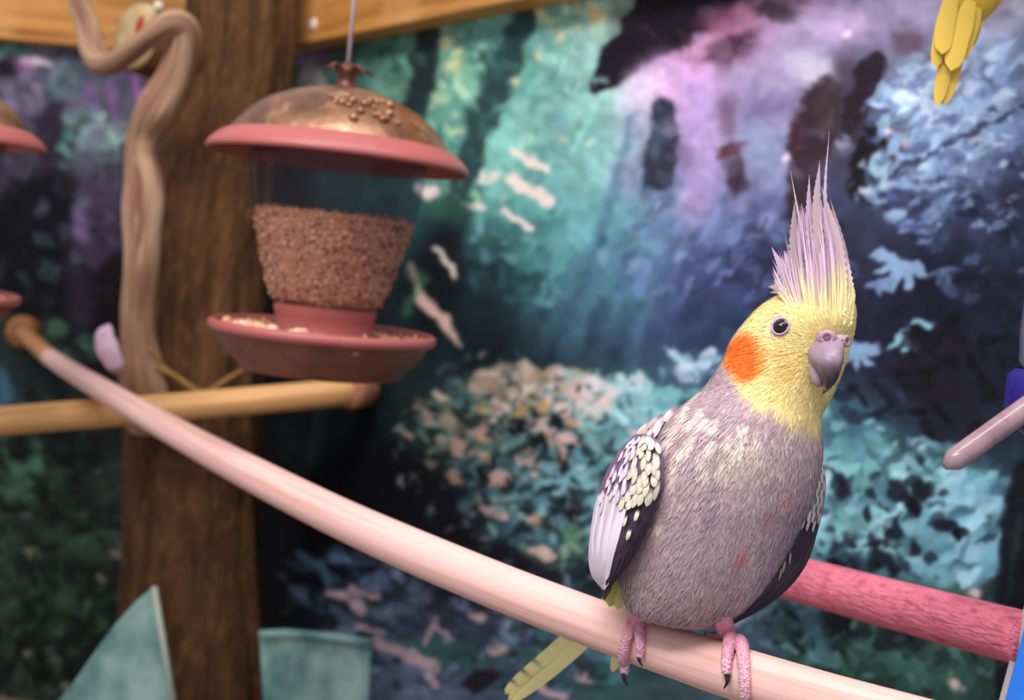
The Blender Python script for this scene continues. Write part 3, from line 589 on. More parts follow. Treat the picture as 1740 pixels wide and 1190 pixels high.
MB().lathe([(.0005, .022), (.020, .021), (.0265, .016), (.0275, .008), (.027, 0)], 32, dpos, dn).build('mounting_disc', M_DISC, pt)
ax0 = unit(ppts[1] - ppts[0])
MB().tube(spline([neck0, neck0 + (ppts[0] - neck0) * .5, ppts[0] + ax0 * .004], 10), [.0125] * 10, 20).build('spindle', mat('perch_spindle_wood', (176, 128, 84), .6, .25), pt)

d2 = wall_hit(603, 664, 'r', 0); dn = np.array([*nr, 0])
e_near = P(-60, 722, 1.30); 
q0 = P(590, 667, 1.30)
axis2 = unit(e_near - q0); base2 = wall_hit(612, 663, 'r', .01)
p2t = thing('wooden_perch', base2, 'honey coloured wooden perch crossing behind the pale pink one in front of the trunk', 'perch')
mid = P(300, 692, 1.325); l2 = spline([base2, P(560, 669, 1.345), mid, P(60, 711, 1.308), e_near], 60)
MB().tube(l2, np.interp(np.linspace(0, 1, 60), [0, 1], [.0164, .0178]), 32, ks=9).build('rod', M_PERCH2, p2t)
dd = unit(l2[6] - l2[0]); dc = P(601, 664, 1.36)
MB().lathe([(.0005, .012), (.016, .012), (.0215, .009), (.023, .002), (.022, -.012), (.018, -.03)], 32, dc, unit(dd * .75 + dn * .5)).build('mounting_disc', mat('pinkish_wood_knob', (168, 112, 84), .6, .25), p2t)

M_CONC = mat('pink_concrete', (240, 132, 152), .9, .15, noise=[('st', (3, 3, 3), .48, .74, (206, 96, 116)), ('st', (9, 9, 9), .58, .74, (236, 160, 172)), ('st', (3, 3, 2), .60, .75, (168, 84, 112))], bump=('st', (7, 7, 3), .7, .006, 'n'))
c0 = wall_hit(1225, 951, 'r', 0.0); cb = P(1752, 1089, .606)
cp = np.array([c0 + (cb - c0) * s for s in np.linspace(0, 1, 60)])
tk = np.interp(np.linspace(0, 1, 60), [0, .25, .6, 1], [78, 76, 84, 95]); zc = proj(cp)[2]
ct = thing('concrete_perch', c0, 'rough pink concrete perch running past the tail side of the cockatiel to the blue panel', 'perch')
ct['label'] = 'rough pink concrete perch running behind the cockatiel to the blue panel'
MB().tube(cp, np.interp(proj(cp)[0], [1100, 1350, 1545, 1752], [70, 76, 84, 95]) * zc / F / 2, 40, wob=.012, ks=30).build('rod', M_CONC, ct)
MB().lathe([(.0005, .006), (.02, .006), (.022, 0)], 24, c0, np.array([*nr, 0])).build('wall_washer', M_SCREW, ct)

# ------------------------------------------------------------------ blue panel, water bottle, teal acrylic sheets
M_BLUE = mat('bright_blue_plastic', (46, 128, 232), .4, .4)
M_EDGE = mat('pale_grey_edge', (196, 184, 180), .6, .3)
zq = .60
A_, B_, = P(1763, 1000, zq), P(1694, 1258, zq); up = unit(A_ - B_); sd = unit(np.array([*dr, 0]) * .9 - np.array([*nr, 0]) * .0); sd = unit(sd - up * (sd @ up)); nm = np.cross(sd, up)
h = np.linalg.norm(A_ - B_) / 2; zlow = FLOOR; low = B_ - up * ((B_[2] - zlow) / up[2])
cen = (A_ + low) / 2 + sd * .07
bp = thing('blue_panel', (cen[0], cen[1], FLOOR), 'bright blue plastic panel with a pale edge at the end of the pink concrete perch', 'panel')
hl = np.linalg.norm(A_ - low) / 2
MB().box(sd * .07, up * hl, nm * .004, cen).build('sheet', M_BLUE, bp, smooth=False, bevel=.001)
nm = nm if nm @ f_ > 0 else -nm
MB().box(sd * .003, up * hl, nm * .004, cen - sd * .0728 + nm * .006).build('edge_strip', M_EDGE, bp, smooth=False, bevel=.001)

zb_ = .60; bo = P(1812, 660, zb_); bR = PM(84, zb_)
wb = thing('water_bottle', bo, 'clear upright water bottle with dark blue cap and slanting sipper tube', 'water bottle')
M_BOT = mat('clear_bottle_plastic', (206, 204, 222), .1, .6, alpha=(.22, (232, 236, 244)))
MB().lathe([(bR * .55, -.002), (bR * .95, .012), (bR, .03), (bR, .17), (bR * .9, .19), (bR * .2, .196), (bR * .2, .193), (bR * .87, .187), (bR * .95, .168), (bR * .95, .03), (bR * .9, .014), (bR * .5, .001)], 40, bo).build('bottle', M_BOT, wb)
M_CAP = mat('dark_blue_cap', (44, 34, 128), .35, .4)
MB().lathe([(.001, -.030), (bR * .55, -.030), (bR * 1.05, -.022), (bR * 1.12, -.012), (bR * 1.12, .004), (bR * .97, .008)], 40, bo).build('cap', M_CAP, wb)
t0, t1 = P(1775, 672, zb_ - .012), P(1606, 793, zb_ - .03); tp = [t0 + (t1 - t0) * s for s in np.linspace(0, 1, 14)]
M_TUBE = mat('cloudy_sipper_tube', (190, 158, 160), .22, .6, .0, noise=[('o', (60, 60, 60), .45, .7, (150, 122, 130))], alpha=(.72, (220, 225, 230)))
MB().tube(tp, np.interp(np.linspace(0, 1, 14), [0, .9, .97, 1], [.0062, .0060, .005, .002]), 20).build('sipper_tube', M_TUBE, wb)
wq = wall_hit(1815, 620, 'r', 0); MB().tube([bo + np.array([0, 0, .02]), (bo + wq) / 2 + np.array([0, 0, .01]), wq - np.array([*nr, 0]) * .0], .004, 8).build('bracket', M_SCREW, wb)

M_TEAL = mat('translucent_teal_acrylic', (188, 226, 214), .25, .4, noise=[('o', (22, 22, 16), .36, .64, (92, 146, 142))], alpha=(.6, (170, 215, 208)))
M_TEDGE = mat('pale_acrylic_edge', (172, 182, 166), .4, .3)
def sheet(name, outline, edges, label, depth_fn, th_=.004):
    v = []
    for (x, y) in outline: v.append(P(x, y, depth_fn(x, y)))
    # outline continues straight down to the floor
    v = [np.array(q) for q in v]; a, b = v[-1].copy(), v[0].copy(); a[2] = FLOOR; b[2] = FLOOR; v += [a, b]
    nn = unit(np.cross(v[1] - v[0], v[-1] - v[0])); nn = nn if nn @ f_ > 0 else -nn; m = len(v)
    t = thing(name, (*((a + b) / 2)[:2], FLOOR), label, 'acrylic sheet', 'teal acrylic sheets at the trunk foot')
    V = np.array(v + [q + nn * th_ for q in v])
    MB().add(V, [tuple(range(m)), tuple(range(2 * m - 1, m - 1, -1))] + [(i, (i + 1) % m, (i + 1) % m + m, i + m) for i in range(m)]).build('pane', M_TEAL, t, smooth=False)
    for (p, q) in edges: MB().tube([P(*p, depth_fn(*p)), P(*q, depth_fn(*q))], PM(5, 1.3), 8).build('edge_strip', M_TEDGE, t)
    return t
sheet('teal_sheet', [(70, 1230), (132, 1150), (160, 1110), (195, 1062), (232, 1022), (262, 997), (300, 1230)], [((262, 997), (302, 1235))], 'pointed translucent teal acrylic sheet leaning before the foot of the trunk', lambda x, y: 1.20)
sheet('teal_sheet', [(450, 1240), (440, 1072), (480, 1070), (560, 1076), (630, 1087), (622, 1240)], [], 'square-topped translucent teal acrylic sheet beside the foot of the trunk', lambda x, y: 1.27)
ob = bpy.data.objects
MB().tube(spline([P(441, 1078, 1.265), P(500, 1077, 1.265), P(565, 1083, 1.265), P(629, 1093, 1.265)], 12), PM(7, 1.27), 8).build('top_lip', M_TEAL, [o for o in ob if o.name.startswith('teal_sheet') and 'square' in o['label']][0])

# ------------------------------------------------------------------ yellow budgerigar above, its tail hanging into view
ZY = .66
def fan_feather(root, mid, tip, w, nrm, segs=10, shape='long', keel=.08, barb=0):
    """a vaned feather: strip of 3 columns bowed along root-mid-tip"""
    c = spline([root, mid, tip], segs); T = np.gradient(c, axis=0); V = []; t = np.linspace(0, 1, segs)
    if shape == 'long': pr = np.minimum(1, .55 + t * 1.4) * np.sqrt(np.clip(1 - ((t - .72) / .28).clip(0) ** 2, 0.002, 1))
    elif shape == 'round': pr = np.sqrt(np.clip(1 - ((t - .55) / np.where(t < .55, .75, .45)) ** 2, .004, 1))
    elif shape == 'point': pr = np.minimum(1, .7 + t * 1.2) * np.clip(1 - ((t - .25) / .75).clip(0) ** 1.5, .02, 1)
    else: pr = np.minimum(1, .6 + t) * np.clip(1 - t ** 1.2, .06, 1)
    for i in range(segs):
        s = unit(np.cross(T[i], nrm)); n2 = unit(np.cross(s, T[i])); hw = w * .5 * pr[i]
        jl = 1 + barb * math.sin(i * 2.7 + root[0] * 900); jr = 1 + barb * math.sin(i * 3.3 + 1 + root[2] * 700)
        V += [c[i] - s * hw * jl - n2 * w * keel * pr[i], c[i], c[i] + s * hw * jr - n2 * w * keel * pr[i]]
    Fc = []
    for i in range(segs - 1):
        for j in (0, 1): Fc.append((3 * i + j, 3 * i + j + 1, 3 * i + j + 4, 3 * i + j + 3))
    return np.array(V), Fc, np.repeat(t, 3)
yb = thing('yellow_budgerigar', P(1668, -95, ZY), 'yellow budgerigar whose long tail hangs down before the blue leaves', 'bird')
M_YEL = mat('yellow_plumage', (240, 206, 64), .65, .25, noise=[('o', (120, 120, 120), .45, .7, (214, 178, 60))], bump=('o', (300, 300, 300), .3, .002, 'n'))
M_YTAIL = mat('yellow_tail_vane', None, .55, .25)
bl_ = spline([(1630, 40, 22, 0), (1650, 0, 44, 0), (1672, -60, 62, 0), (1690, -140, 74, 0), (1702, -220, 68, 0), (1706, -280, 52, 0), (1706, -320, 50, 0), (1704, -360, 44, 0), (1702, -385, 22, 0)], 44)
bm = MB().tube([P(a, b, ZY) for a, b, c, d in bl_], [PM(c, ZY) for a, b, c, d in bl_], 24)
bm.build('body', M_YEL, yb)
yf = lin((226, 194, 84)); yg = lin((206, 176, 116))
for (a, b, m, w, dz) in [((1632, 0), (1592, 182), (1612, 90), 24, -.012), ((1640, 0), (1603, 180), (1626, 95), 26, -.010), ((1612, -10), (1590, 116), (1598, 60), 22, -.014), ((1650, 0), (1616, 120), (1632, 60), 34, -.016), ((1662, -10), (1628, 105), (1645, 50), 34, -.012), ((1670, -20), (1640, 85), (1655, 40), 30, -.006), ((1622, -20), (1601, 92), (1608, 40), 30, -.017)]:
    V, Fc, t = fan_feather(P(*a, ZY + dz), P(*m, ZY + dz), P(*b, ZY + dz), PM(w, ZY), -f_, 12, 'long'); tcol = smooth01(t, .7, 1)[:, None] * .6
    MB().add(V, Fc, yf).build('tail_feather', M_YTAIL, yb)
M_BLACK = mat('glossy_black', (8, 7, 9), .08, .6)
M_HORN = mat('horn_beak', (196, 160, 110), .4, .4)
for s in (-1, 1): MB().ball(P(1690 + s * 22, -345, ZY - .018), .003, 12).build('eye', M_BLACK, yb)
MB().tube(spline([P(1696, -335, ZY - .018), P(1692, -325, ZY - .032), P(1690, -308, ZY - .034)], 8), np.linspace(.006, .0012, 8), 12).build('beak', M_HORN, yb)
for s in (-1, 1):
    V, Fc, t = fan_feather(P(1700 + s * 58, -250, ZY - .012), P(1690 + s * 66, -140, ZY - .02), P(1655 + s * 22, -15, ZY - .008), PM(62, ZY), unit(-f_ + r_ * s * .9), 12, 'long', .25)
    MB().add(V, Fc, yf).build('wing', M_YTAIL, yb)
    MB().tube([P(1690 + s * 20, -110, ZY - .01), P(1690 + s * 20, -100, ZY - .028), P(1690 + s * 21, -82, ZY - .030)], [.004, .003, .003], 8).build('foot', M_HORN, yb)
by0 = wall_hit(1800, -80, 'r', 0); 
dyp = [P(1560, -70, ZY - .020), P(1690, -84, ZY - .020), by0]
tag(MB().tube(spline(dyp, 20), .006, 16).build('wall_dowel', M_PERCH2), 'thin wooden dowel on the printed wall that the yellow budgerigar grips', 'perch')
for ch in f2.children:
    if ch.name.startswith('cord'): ch.scale[2] = (RAIL_Z + .002 - f2.location[2]) / (RAIL_Z + .002 - fd.location[2])

# ------------------------------------------------------------------ the cockatiel
ZC = .553
ST = [  # left x,y, right x,y, half depth, depth offset
 (1128, 1058, 1196, 1060, .010, .004), (1090, 1046, 1236, 1050, .021, .002), (1064, 1022, 1268, 1024, .029, 0), (1054, 985, 1300, 985, .0345, -.001), (1052, 940, 1328, 940, .038, -.002),
 (1056, 890, 1352, 892, .040, -.003), (1064, 840, 1372, 842, .041, -.004), (1074, 795, 1384, 797, .041, -.004), (1088, 758, 1389, 757, .0395, -.004), (1116, 724, 1388, 728, .037, -.004),
 (1154, 694, 1389, 707, .034, -.004), (1190, 664, 1396, 688, .031, -.004), (1214, 634, 1410, 662, .0295, -.004), (1232, 602, 1424, 628, .029, -.004), (1247, 572, 1434, 594, .0285, -.004),
 (1266, 547, 1442, 562, .0275, -.004), (1290, 523, 1446, 536, .025, -.003), (1316, 506, 1443, 513, .020, -.002), (1346, 494, 1430, 497, .012, -.001), (1372, 489, 1408, 490, .004, 0)]
stn = spline(ST, 120); NB = 96; tb_ = np.linspace(0, 2 * np.pi, NB, endpoint=False); rings = []
for (lx, ly, rx, ry, b, dz) in stn:
    Lp, Rp = P(lx, ly, ZC), P(rx, ry, ZC); m = (Lp + Rp) / 2 + f_ * dz; h = (Rp - Lp) / 2
    rings.append(m + np.cos(tb_)[:, None] * h + np.sin(tb_)[:, None] * (-f_) * b)
rings = np.array(rings)
# fine irregularity of the plumage
px_, py_, _ = proj(rings.reshape(-1, 3))

rs = np.random.default_rng(21)
SPOTS = [(1196, 700), (1180, 722), (1205, 712), (1222, 722), (1262, 720), (1240, 742), (1176, 752), (1198, 770), (1232, 785), (1150, 735), (1160, 765), (1150, 790), (1142, 700), (1120, 712), (1190, 735), (1215, 750), (1172, 690), (1140, 752), (1260, 752), (1284, 744), (1185, 668), (1165, 712), (1120, 890), (1205, 800), (1150, 812)]
SPOTS = [(x + rs.normal() * 2, y + rs.normal() * 2, 5.5 + rs.random() * 4, 8 + rs.random() * 5) for x, y in SPOTS]
NZ = [(rs.normal(size=2) * s, rs.random() * 6.28) for s in (.012, .016, .03, .04, .07, .09, .13, .16)]
def wave(x, y): return sum(np.sin(x * a[0] + y * a[1] + p) for a, p in NZ) / 3.0
def lerp(a, b, m): return a * (1 - m[:, None]) + np.asarray(b, float) * m[:, None]
def plume(x, y, front=None):
    """plumage colour (sRGB 0-255) by place on the bird"""
    w = wave(x, y); c = np.tile(np.array([180., 157, 162]), (len(x), 1))
    c = lerp(c, (206, 196, 178), smooth01(w, .55, 1.3) * .35)
    c = lerp(c, (140, 122, 130), smooth01(-w, .55, 1.4) * .5)
    c = lerp(c, (206, 198, 170), np.exp(-(((x - 1260) / 75) ** 2 + ((y - 775) / 34) ** 2)) * .55)
    for (sx, sy, a, b) in SPOTS:
        dx, dy = x - sx, y - sy; p = dx * .9 + dy * .42; q = -dx * .42 + dy * .9
        c = lerp(c, (238, 226, 204), 1 - smooth01(np.sqrt((p / a) ** 2 + (q / b) ** 2), .7, 1.15))
    for (sx, sy, a, cc) in [(1341, 842, 9, (222, 142, 134)), (1311, 875, 9, (196, 130, 122)), (1265, 941, 10, (196, 100, 96))]:
        c = lerp(c, cc, (1 - smooth01(np.hypot(x - sx, (y - sy) * 1.1), a * .5, a * 1.3)) * .85)
    yb = np.interp(x, [1180, 1215, 1240, 1262, 1290, 1330, 1390, 1450], [520, 560, 618, 662, 692, 712, 722, 722])
    m = smooth01(yb - y + w * 7, -12, 14); yel = np.tile(np.array([240., 220, 146]), (len(x), 1))
    yel = lerp(yel, (240, 214, 196), smooth01(1285 - (y - 540) * .55 - x + w * 8, -10, 34) * .8)
    yel = lerp(yel, (246, 204, 120), np.exp(-(((x - 1335) / 26) ** 2 + ((y - 622) / 36) ** 2)) * .7)
    c = c * (1 - m[:, None]) + yel * m[:, None]
    p = (x - 1272) * .94 + (y - 601) * -.34; q = (x - 1272) * .34 + (y - 601) * .94
    ch = 1 - smooth01(np.sqrt((p / 37) ** 2 + (q / 46) ** 2) + w * .06, .78, 1.08)
    och = lerp(np.tile(np.array([250., 118, 40]), (len(x), 1)), (244, 150, 60), smooth01(x, 1280, 1310))
    c = c * (1 - ch[:, None]) + och * ch[:, None]
    er = 1 - smooth01(np.hypot(x - 1328, y - 557), 14, 24); c = lerp(c, (216, 186, 200), er * .85)
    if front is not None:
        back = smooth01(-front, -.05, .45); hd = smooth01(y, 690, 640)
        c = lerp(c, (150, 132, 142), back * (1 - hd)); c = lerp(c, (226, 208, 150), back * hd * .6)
    return c
FEATHER_GAIN = .98
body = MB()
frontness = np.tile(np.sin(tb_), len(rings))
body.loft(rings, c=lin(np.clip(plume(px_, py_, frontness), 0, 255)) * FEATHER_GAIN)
BODY_BVH = BVHTree.FromPolygons([tuple(v) for v in np.vstack(body.v)], body.f)
def on_body(x, y, off=0.0):
    d = Vector(ray(x, y)).normalized(); hit, nrm, _, dist = BODY_BVH.ray_cast(Vector(CAM), d)
    if hit is None: return P(x, y, ZC) - f_ * off, -f_
    nrm = np.array(nrm); nrm = nrm if nrm @ np.array(d) < 0 else -nrm
    return np.array(hit) + nrm * off, nrm
def on_perch(x, y, off=0.0):
    d = Vector(ray(x, y)).normalized(); hit, nrm, _, dist = PERCH_BVH.ray_cast(Vector(CAM), d)
    if hit is None: return None
    nrm = np.array(nrm); nrm = nrm if nrm @ np.array(d) < 0 else -nrm
    return np.array(hit) + nrm * off
M_BODY = mat('cockatiel_down', None, .85, .15, bump=('o', (700, 700, 260), .3, .002, 'n'))
M_VANE = mat('cockatiel_feathers', None, .7, .2)
base_pt = P(1160, 1074, ZC)
ck = thing('cockatiel', base_pt, 'grey cockatiel with yellow face, orange cheek and tall crest on the pale pink perch', 'bird')
body.build('body', M_BODY, ck)

# small contour feathers lying over the whole body
fm_v = []; fm_c = []; cnt = 0
Rg = rings; m_, n_ = Rg.shape[:2]
e1 = np.diff(Rg, axis=0)[:, :, :]; area_ = np.zeros((m_ - 1, n_))
for j in range(n_):
    jn = (j + 1) % n_; area_[:, j] = np.linalg.norm(np.cross(Rg[1:, j] - Rg[:-1, j], Rg[:-1, jn] - Rg[:-1, j]), axis=1)
cy = proj(((Rg[1:] + Rg[:-1]) / 2).reshape(-1, 3))[1].reshape(m_ - 1, n_)
wgt = area_ * np.where(cy < 700, 2.6, 1.0) * np.where(np.sin(tb_)[None] > -.25, 1.0, .45)
NF = 64000; pick = rs.choice(wgt.size, NF, p=(wgt / wgt.sum()).ravel()); pi, pj = np.divmod(pick, n_)
fu = rs.random(NF)[:, None]; fv = rs.random(NF)[:, None]; jn = (pj + 1) % n_
A, B, C_, D = Rg[pi, pj], Rg[pi + 1, pj], Rg[pi + 1, jn], Rg[pi, jn]
pos = (A * (1 - fu) + B * fu) * (1 - fv) + (D * (1 - fu) + C_ * fu) * fv
nor = np.cross(B - A, D - A); nor /= np.linalg.norm(nor, axis=1)[:, None] + 1e-12
cen = (A + C_) / 2; axisc = np.repeat(Rg.mean(1)[:, None], n_, 1)[pi, pj]; sgn = np.sign(((cen - axisc) * nor).sum(1)); nor *= sgn[:, None]
fx, fy, _ = proj(pos); frn = -(nor @ f_)
hd = smooth01(fy, 725, 640)
bx, by = fx - 1408, fy - 592; bn = np.hypot(bx, by) + 1e-6
dx = hd * bx / bn + (1 - hd) * (-.42 - .25 * smooth01(fx, 1250, 1100)); dy = hd * (by / bn + .25) + (1 - hd) * 1.0
a = rs.normal(0, .17, NF); dx, dy = dx * np.cos(a) - dy * np.sin(a), dx * np.sin(a) + dy * np.cos(a)
dr3 = dx[:, None] * r_ - dy[:, None] * u_; dr3 -= nor * (dr3 * nor).sum(1)[:, None]; dr3 /= np.linalg.norm(dr3, axis=1)[:, None] + 1e-9
side = np.cross(dr3, nor)
ln = (.0058 + .0046 * rs.random(NF)) * (1 - .40 * hd); wd = (.00030 + .00055 * rs.random(NF) ** 2) * (1 - .25 * hd)
ch_ = np.hypot((fx - 1272) / 40, (fy - 601) / 48) < 1; wd = np.where(ch_, wd * .8, wd); ln = np.where(ch_, ln * 1.35, ln)
nearbeak = np.hypot(fx - 1405, fy - 605) < 46; ln = np.where(nearbeak, ln * .55, ln); neareye = np.hypot(fx - 1328, fy - 556) < 20; ln = np.where(neareye, .001, ln)
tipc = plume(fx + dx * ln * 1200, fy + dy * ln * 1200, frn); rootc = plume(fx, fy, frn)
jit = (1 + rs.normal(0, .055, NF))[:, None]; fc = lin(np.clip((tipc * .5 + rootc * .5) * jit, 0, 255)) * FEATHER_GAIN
lift = (.0001 + .0005 * rs.random(NF) ** 2)[:, None]
v0 = pos - side * wd[:, None] * .7 - nor * .0002; v1 = pos + side * wd[:, None] * .7 - nor * .0002
mp = pos + dr3 * (ln * .55)[:, None] + nor * (lift * .8); v2 = mp - side * wd[:, None]; v3 = mp + side * wd[:, None]
v4 = pos + dr3 * ln[:, None] + nor * lift
FV = np.stack([v0, v1, v3, v2, v4], 1).reshape(-1, 3); FC = np.repeat(fc[:, None], 5, 1)
FC[:, 4] = np.clip(FC[:, 4] * 1.12, 0, .95)
ii = np.arange(NF) * 5
faces = np.concatenate([np.stack([ii, ii + 1, ii + 2, ii + 3], 1).tolist(), np.stack([ii + 3, ii + 2, ii + 4, ii + 4], 1).tolist()])
fl = [tuple(q) for q in faces[:NF].tolist()] + [tuple(q[:3]) for q in faces[NF:].tolist()]
pl_ = MB().add(FV, fl, FC.reshape(-1, 3)).build('contour_feathers', M_VANE, ck); pl_['kind'] = 'stuff'

# ---- wings
def grid_mesh(Pg, c):
    m, n = Pg.shape[:2]; return Pg.reshape(-1, 3), [(i * n + j, i * n + j + 1, (i + 1) * n + j + 1, (i + 1) * n + j) for i in range(m - 1) for j in range(n - 1)], c
def wing_surface(inner, outer, zin, zout, bulge):
    I, O = spline(inner, 60), spline(outer, 60); zi = np.interp(np.linspace(0, 1, 60), np.linspace(0, 1, len(zin)), zin); zo = np.interp(np.linspace(0, 1, 60), np.linspace(0, 1, len(zout)), zout)
    def at(s, t, off=0.0):
        q = s * 59; i = min(58, int(q)); g = q - i; a = I[i] * (1 - g) + I[i + 1] * g; b = O[i] * (1 - g) + O[i + 1] * g
        za = zi[i] * (1 - g) + zi[i + 1] * g; zb = zo[i] * (1 - g) + zo[i + 1] * g
        x, y = a * (1 - t) + b * t; z = za + (zb - za) * t ** 2.0 - bulge * math.sin(math.pi * min(1, max(0, t))) * math.sin(math.pi * min(1, max(.0, s * .9 + .05)))
        return P(x, y, ZC + z - off)
    return at
M_WING = mat('wing_base', None, .7, .2)
CREAM, MAUVE, DARK, WHITE = lin((236, 228, 202)), lin((150, 124, 150)), lin((62, 50, 64)), lin((240, 228, 236))
def build_wing(at, wcol, name='wing'):
    ss, tt_ = np.linspace(0, 1, 40), np.linspace(0, 1, 18)
    G0 = np.array([[at(s, t) for t in tt_] for s in ss]); G1 = np.array([[at(s, t, -.0025) for t in tt_] for s in ss])
    c = np.array([[wcol(s, t) for t in tt_] for s in ss]).reshape(-1, 3)
    mb = MB(); mb.add(*grid_mesh(G0, c)); mb.add(*grid_mesh(G1, c))
    return mb.build(name, M_WING, ck)
def wing_feather(parent, at, s0, t0, s1, t1, wpx, c0, c1, name, off0=.0004, off1=.0012, shape='round', segs=8, keel=.10, bow=0.0, edge=None):
    a, b = at(s0, t0, off0), at(s1, t1, off1); md = at((s0 + s1) / 2, (t0 + t1) / 2 + bow, (off0 + off1) / 2 + .0006)
    q = at((s0 + s1) / 2, (t0 + t1) / 2 + .04) - at((s0 + s1) / 2, (t0 + t1) / 2 - .04); nn = unit(np.cross(q, b - a)); nn = nn if nn @ f_ < 0 else -nn
    V, Fc, t = fan_feather(a, md, b, PM(wpx, ZC), nn, segs, shape, keel)
    tcol = smooth01(t, .05, .35)[:, None]; C = c0 * (1 - tcol) + c1 * tcol
    if edge is not None:
        k_ = np.tile([1, 0, 1], segs)[:, None] * .75; C = C * (1 - k_) + edge * k_
    return MB().add(V, Fc, np.clip(C, 0, .95)).build(name, M_VANE, parent)
rw = random.Random(4)
# bird's right wing (towards the printed bank)
atR = wing_surface([(1098, 738), (1120, 752), (1127, 785), (1126, 822), (1112, 868), (1096, 908), (1076, 946), (1056, 976), (1034, 1002)],
                   [(1080, 738), (1056, 760), (1034, 795), (1020, 828), (1010, 862), (1003, 905), (1000, 945), (1005, 978), (1024, 1003)],
                   [-.020, -.030, -.035, -.036, -.035, -.034, -.030, -.024, -.016], [.004, .006, .008, .008, .008, .006, .004, .000, -.006], .006)
def colR(s, t):
    if s < .42: return lin((124, 98, 126))
    return DARK if t < .52 else lin((214, 204, 212))
wr = build_wing(atR, colR)
for (t0, t1, w_, s0, s1) in [(.30, .50, 17, .48, .965), (.22, .38, 17, .47, .94), (.13, .26, 17, .46, .90), (.05, .13, 16, .44, .84), (.02, .05, 13, .42, .76)]:
    wing_feather(wr, atR, s0, t0, s1, t1, w_, DARK, DARK * rw.uniform(.8, 1.25), 'flight_feather', .0010, .0018, 'long', 12, .12, edge=lin((84, 68, 82)))
for (t0, t1, w_, s0, s1) in [(.97, .93, 15, .44, .95), (.86, .84, 22, .42, .985), (.72, .72, 24, .42, .995), (.58, .60, 22, .44, .99), (.50, .55, 15, .50, .93)]:
    wing_feather(wr, atR, s0, t0, s1, t1, w_, WHITE, WHITE * rw.uniform(.92, 1.02), 'white_secondary', .0016, .0024, 'long', 12, .13)
for row in range(11):
    s = .03 + row * .041; nc = 5 + (row > 1) + (row > 4)
    for c in range(nc):
        t = (c + .5 + (.5 if row % 2 else 0)) / (nc + .5) * .98 + rw.uniform(-.03, .03)
        if t > .99 or (row > 9 and t < .35): continue
        wpx = rw.uniform(8.5, 12.5) * (1.05 if t < .45 else 1.65); ds = rw.uniform(.06, .10)
        if rw.random() < .14: continue
        col = (CREAM if t < .6 else WHITE) * rw.uniform(.84, 1.04)
        wing_feather(wr, atR, s, t + .03, s + ds, t + rw.uniform(-.01, .03), wpx, MAUVE * .75, col, 'covert_feather', .0016, .0030 , 'round', 7, .14, edge=col * .72)
for (s, t) in [(.53, .44), (.50, .27), (.60, .30)]:
    wing_feather(wr, atR, s, t, s + .06, t, 7, DARK, CREAM * .9, 'covert_feather', .0024, .0034, 'round', 7, .14)
# shoulder feathers spilling over the wing bend
for (x, y, x2, y2, w_) in [(1112, 716, 1082, 742, 16), (1128, 706, 1100, 728, 14), (1140, 702, 1110, 736, 16), (1150, 692, 1128, 716, 14), (1118, 722, 1098, 748, 13), (1132, 716, 1112, 744, 14)]:
    a, n1 = on_body(x, y, .001); b, n2 = on_body(x2 + 8, y2, .003); b = P(x2, y2, (b - CAM) @ f_ - .001)
    V, Fc, t = fan_feather(a, (a + b) / 2 + n1 * .0012, b, PM(w_, ZC), n1, 8, 'round', .12); q = smooth01(t, .2, .5)[:, None]
    MB().add(V, Fc, lin((150, 128, 142)) * (1 - q) + lin((236, 220, 214)) * q * rw.uniform(.8, 1)).build('shoulder_feather', M_VANE, ck)
# bird's left wing, seen edge on beyond the belly
atL = wing_surface([(1372, 772), (1370, 810), (1360, 850), (1342, 895), (1318, 935), (1288, 980), (1250, 1022), (1222, 1050)],
                   [(1390, 768), (1403, 812), (1400, 858), (1389, 905), (1374, 952), (1346, 994), (1300, 1032), (1238, 1066)],
                   [-.018, -.020, -.018, -.016, -.013, -.008, -.004, 0], [.006, .008, .010, .010, .010, .012, .010, .008], .0)
def colL(s, t): return lin((150, 130, 140)) if s < .36 else lin((66, 56, 58))
wl = build_wing(atL, colL)
for (t0, t1, w_, s0, s1) in [(.95, .93, 13, .38, .80), (.80, .80, 18, .40, .90), (.62, .62, 20, .40, .97), (.45, .50, 20, .40, .99), (.3, .4, 16, .42, .96)]:
    wing_feather(wl, atL, s0, t0, s1, t1, w_, DARK, lin((74, 62, 62)) * rw.uniform(.75, 1.2), 'flight_feather', .0006, .0014, 'long', 12, .1, edge=lin((96, 84, 80)))
for row in range(9):
    s = .02 + row * .043
    for c in range(3):
        t = .45 + c * .2 + (.1 if row % 2 else 0) + rw.uniform(-.03, .03)
        if t > 1: continue
        wing_feather(wl, atL, s, t, s + .07, t, rw.uniform(12, 16), MAUVE * .6, CREAM * rw.uniform(.75, .95), 'covert_feather', .0012, .0024, 'round', 7, .12)
for (s, t) in [(.55, .40), (.60, .38), (.64, .42)]:
    wing_feather(wl, atL, s, t, s + .07, t + .18, 4.5, DARK, lin((190, 182, 140)), 'covert_feather', .0022, .0026, 'round', 7)

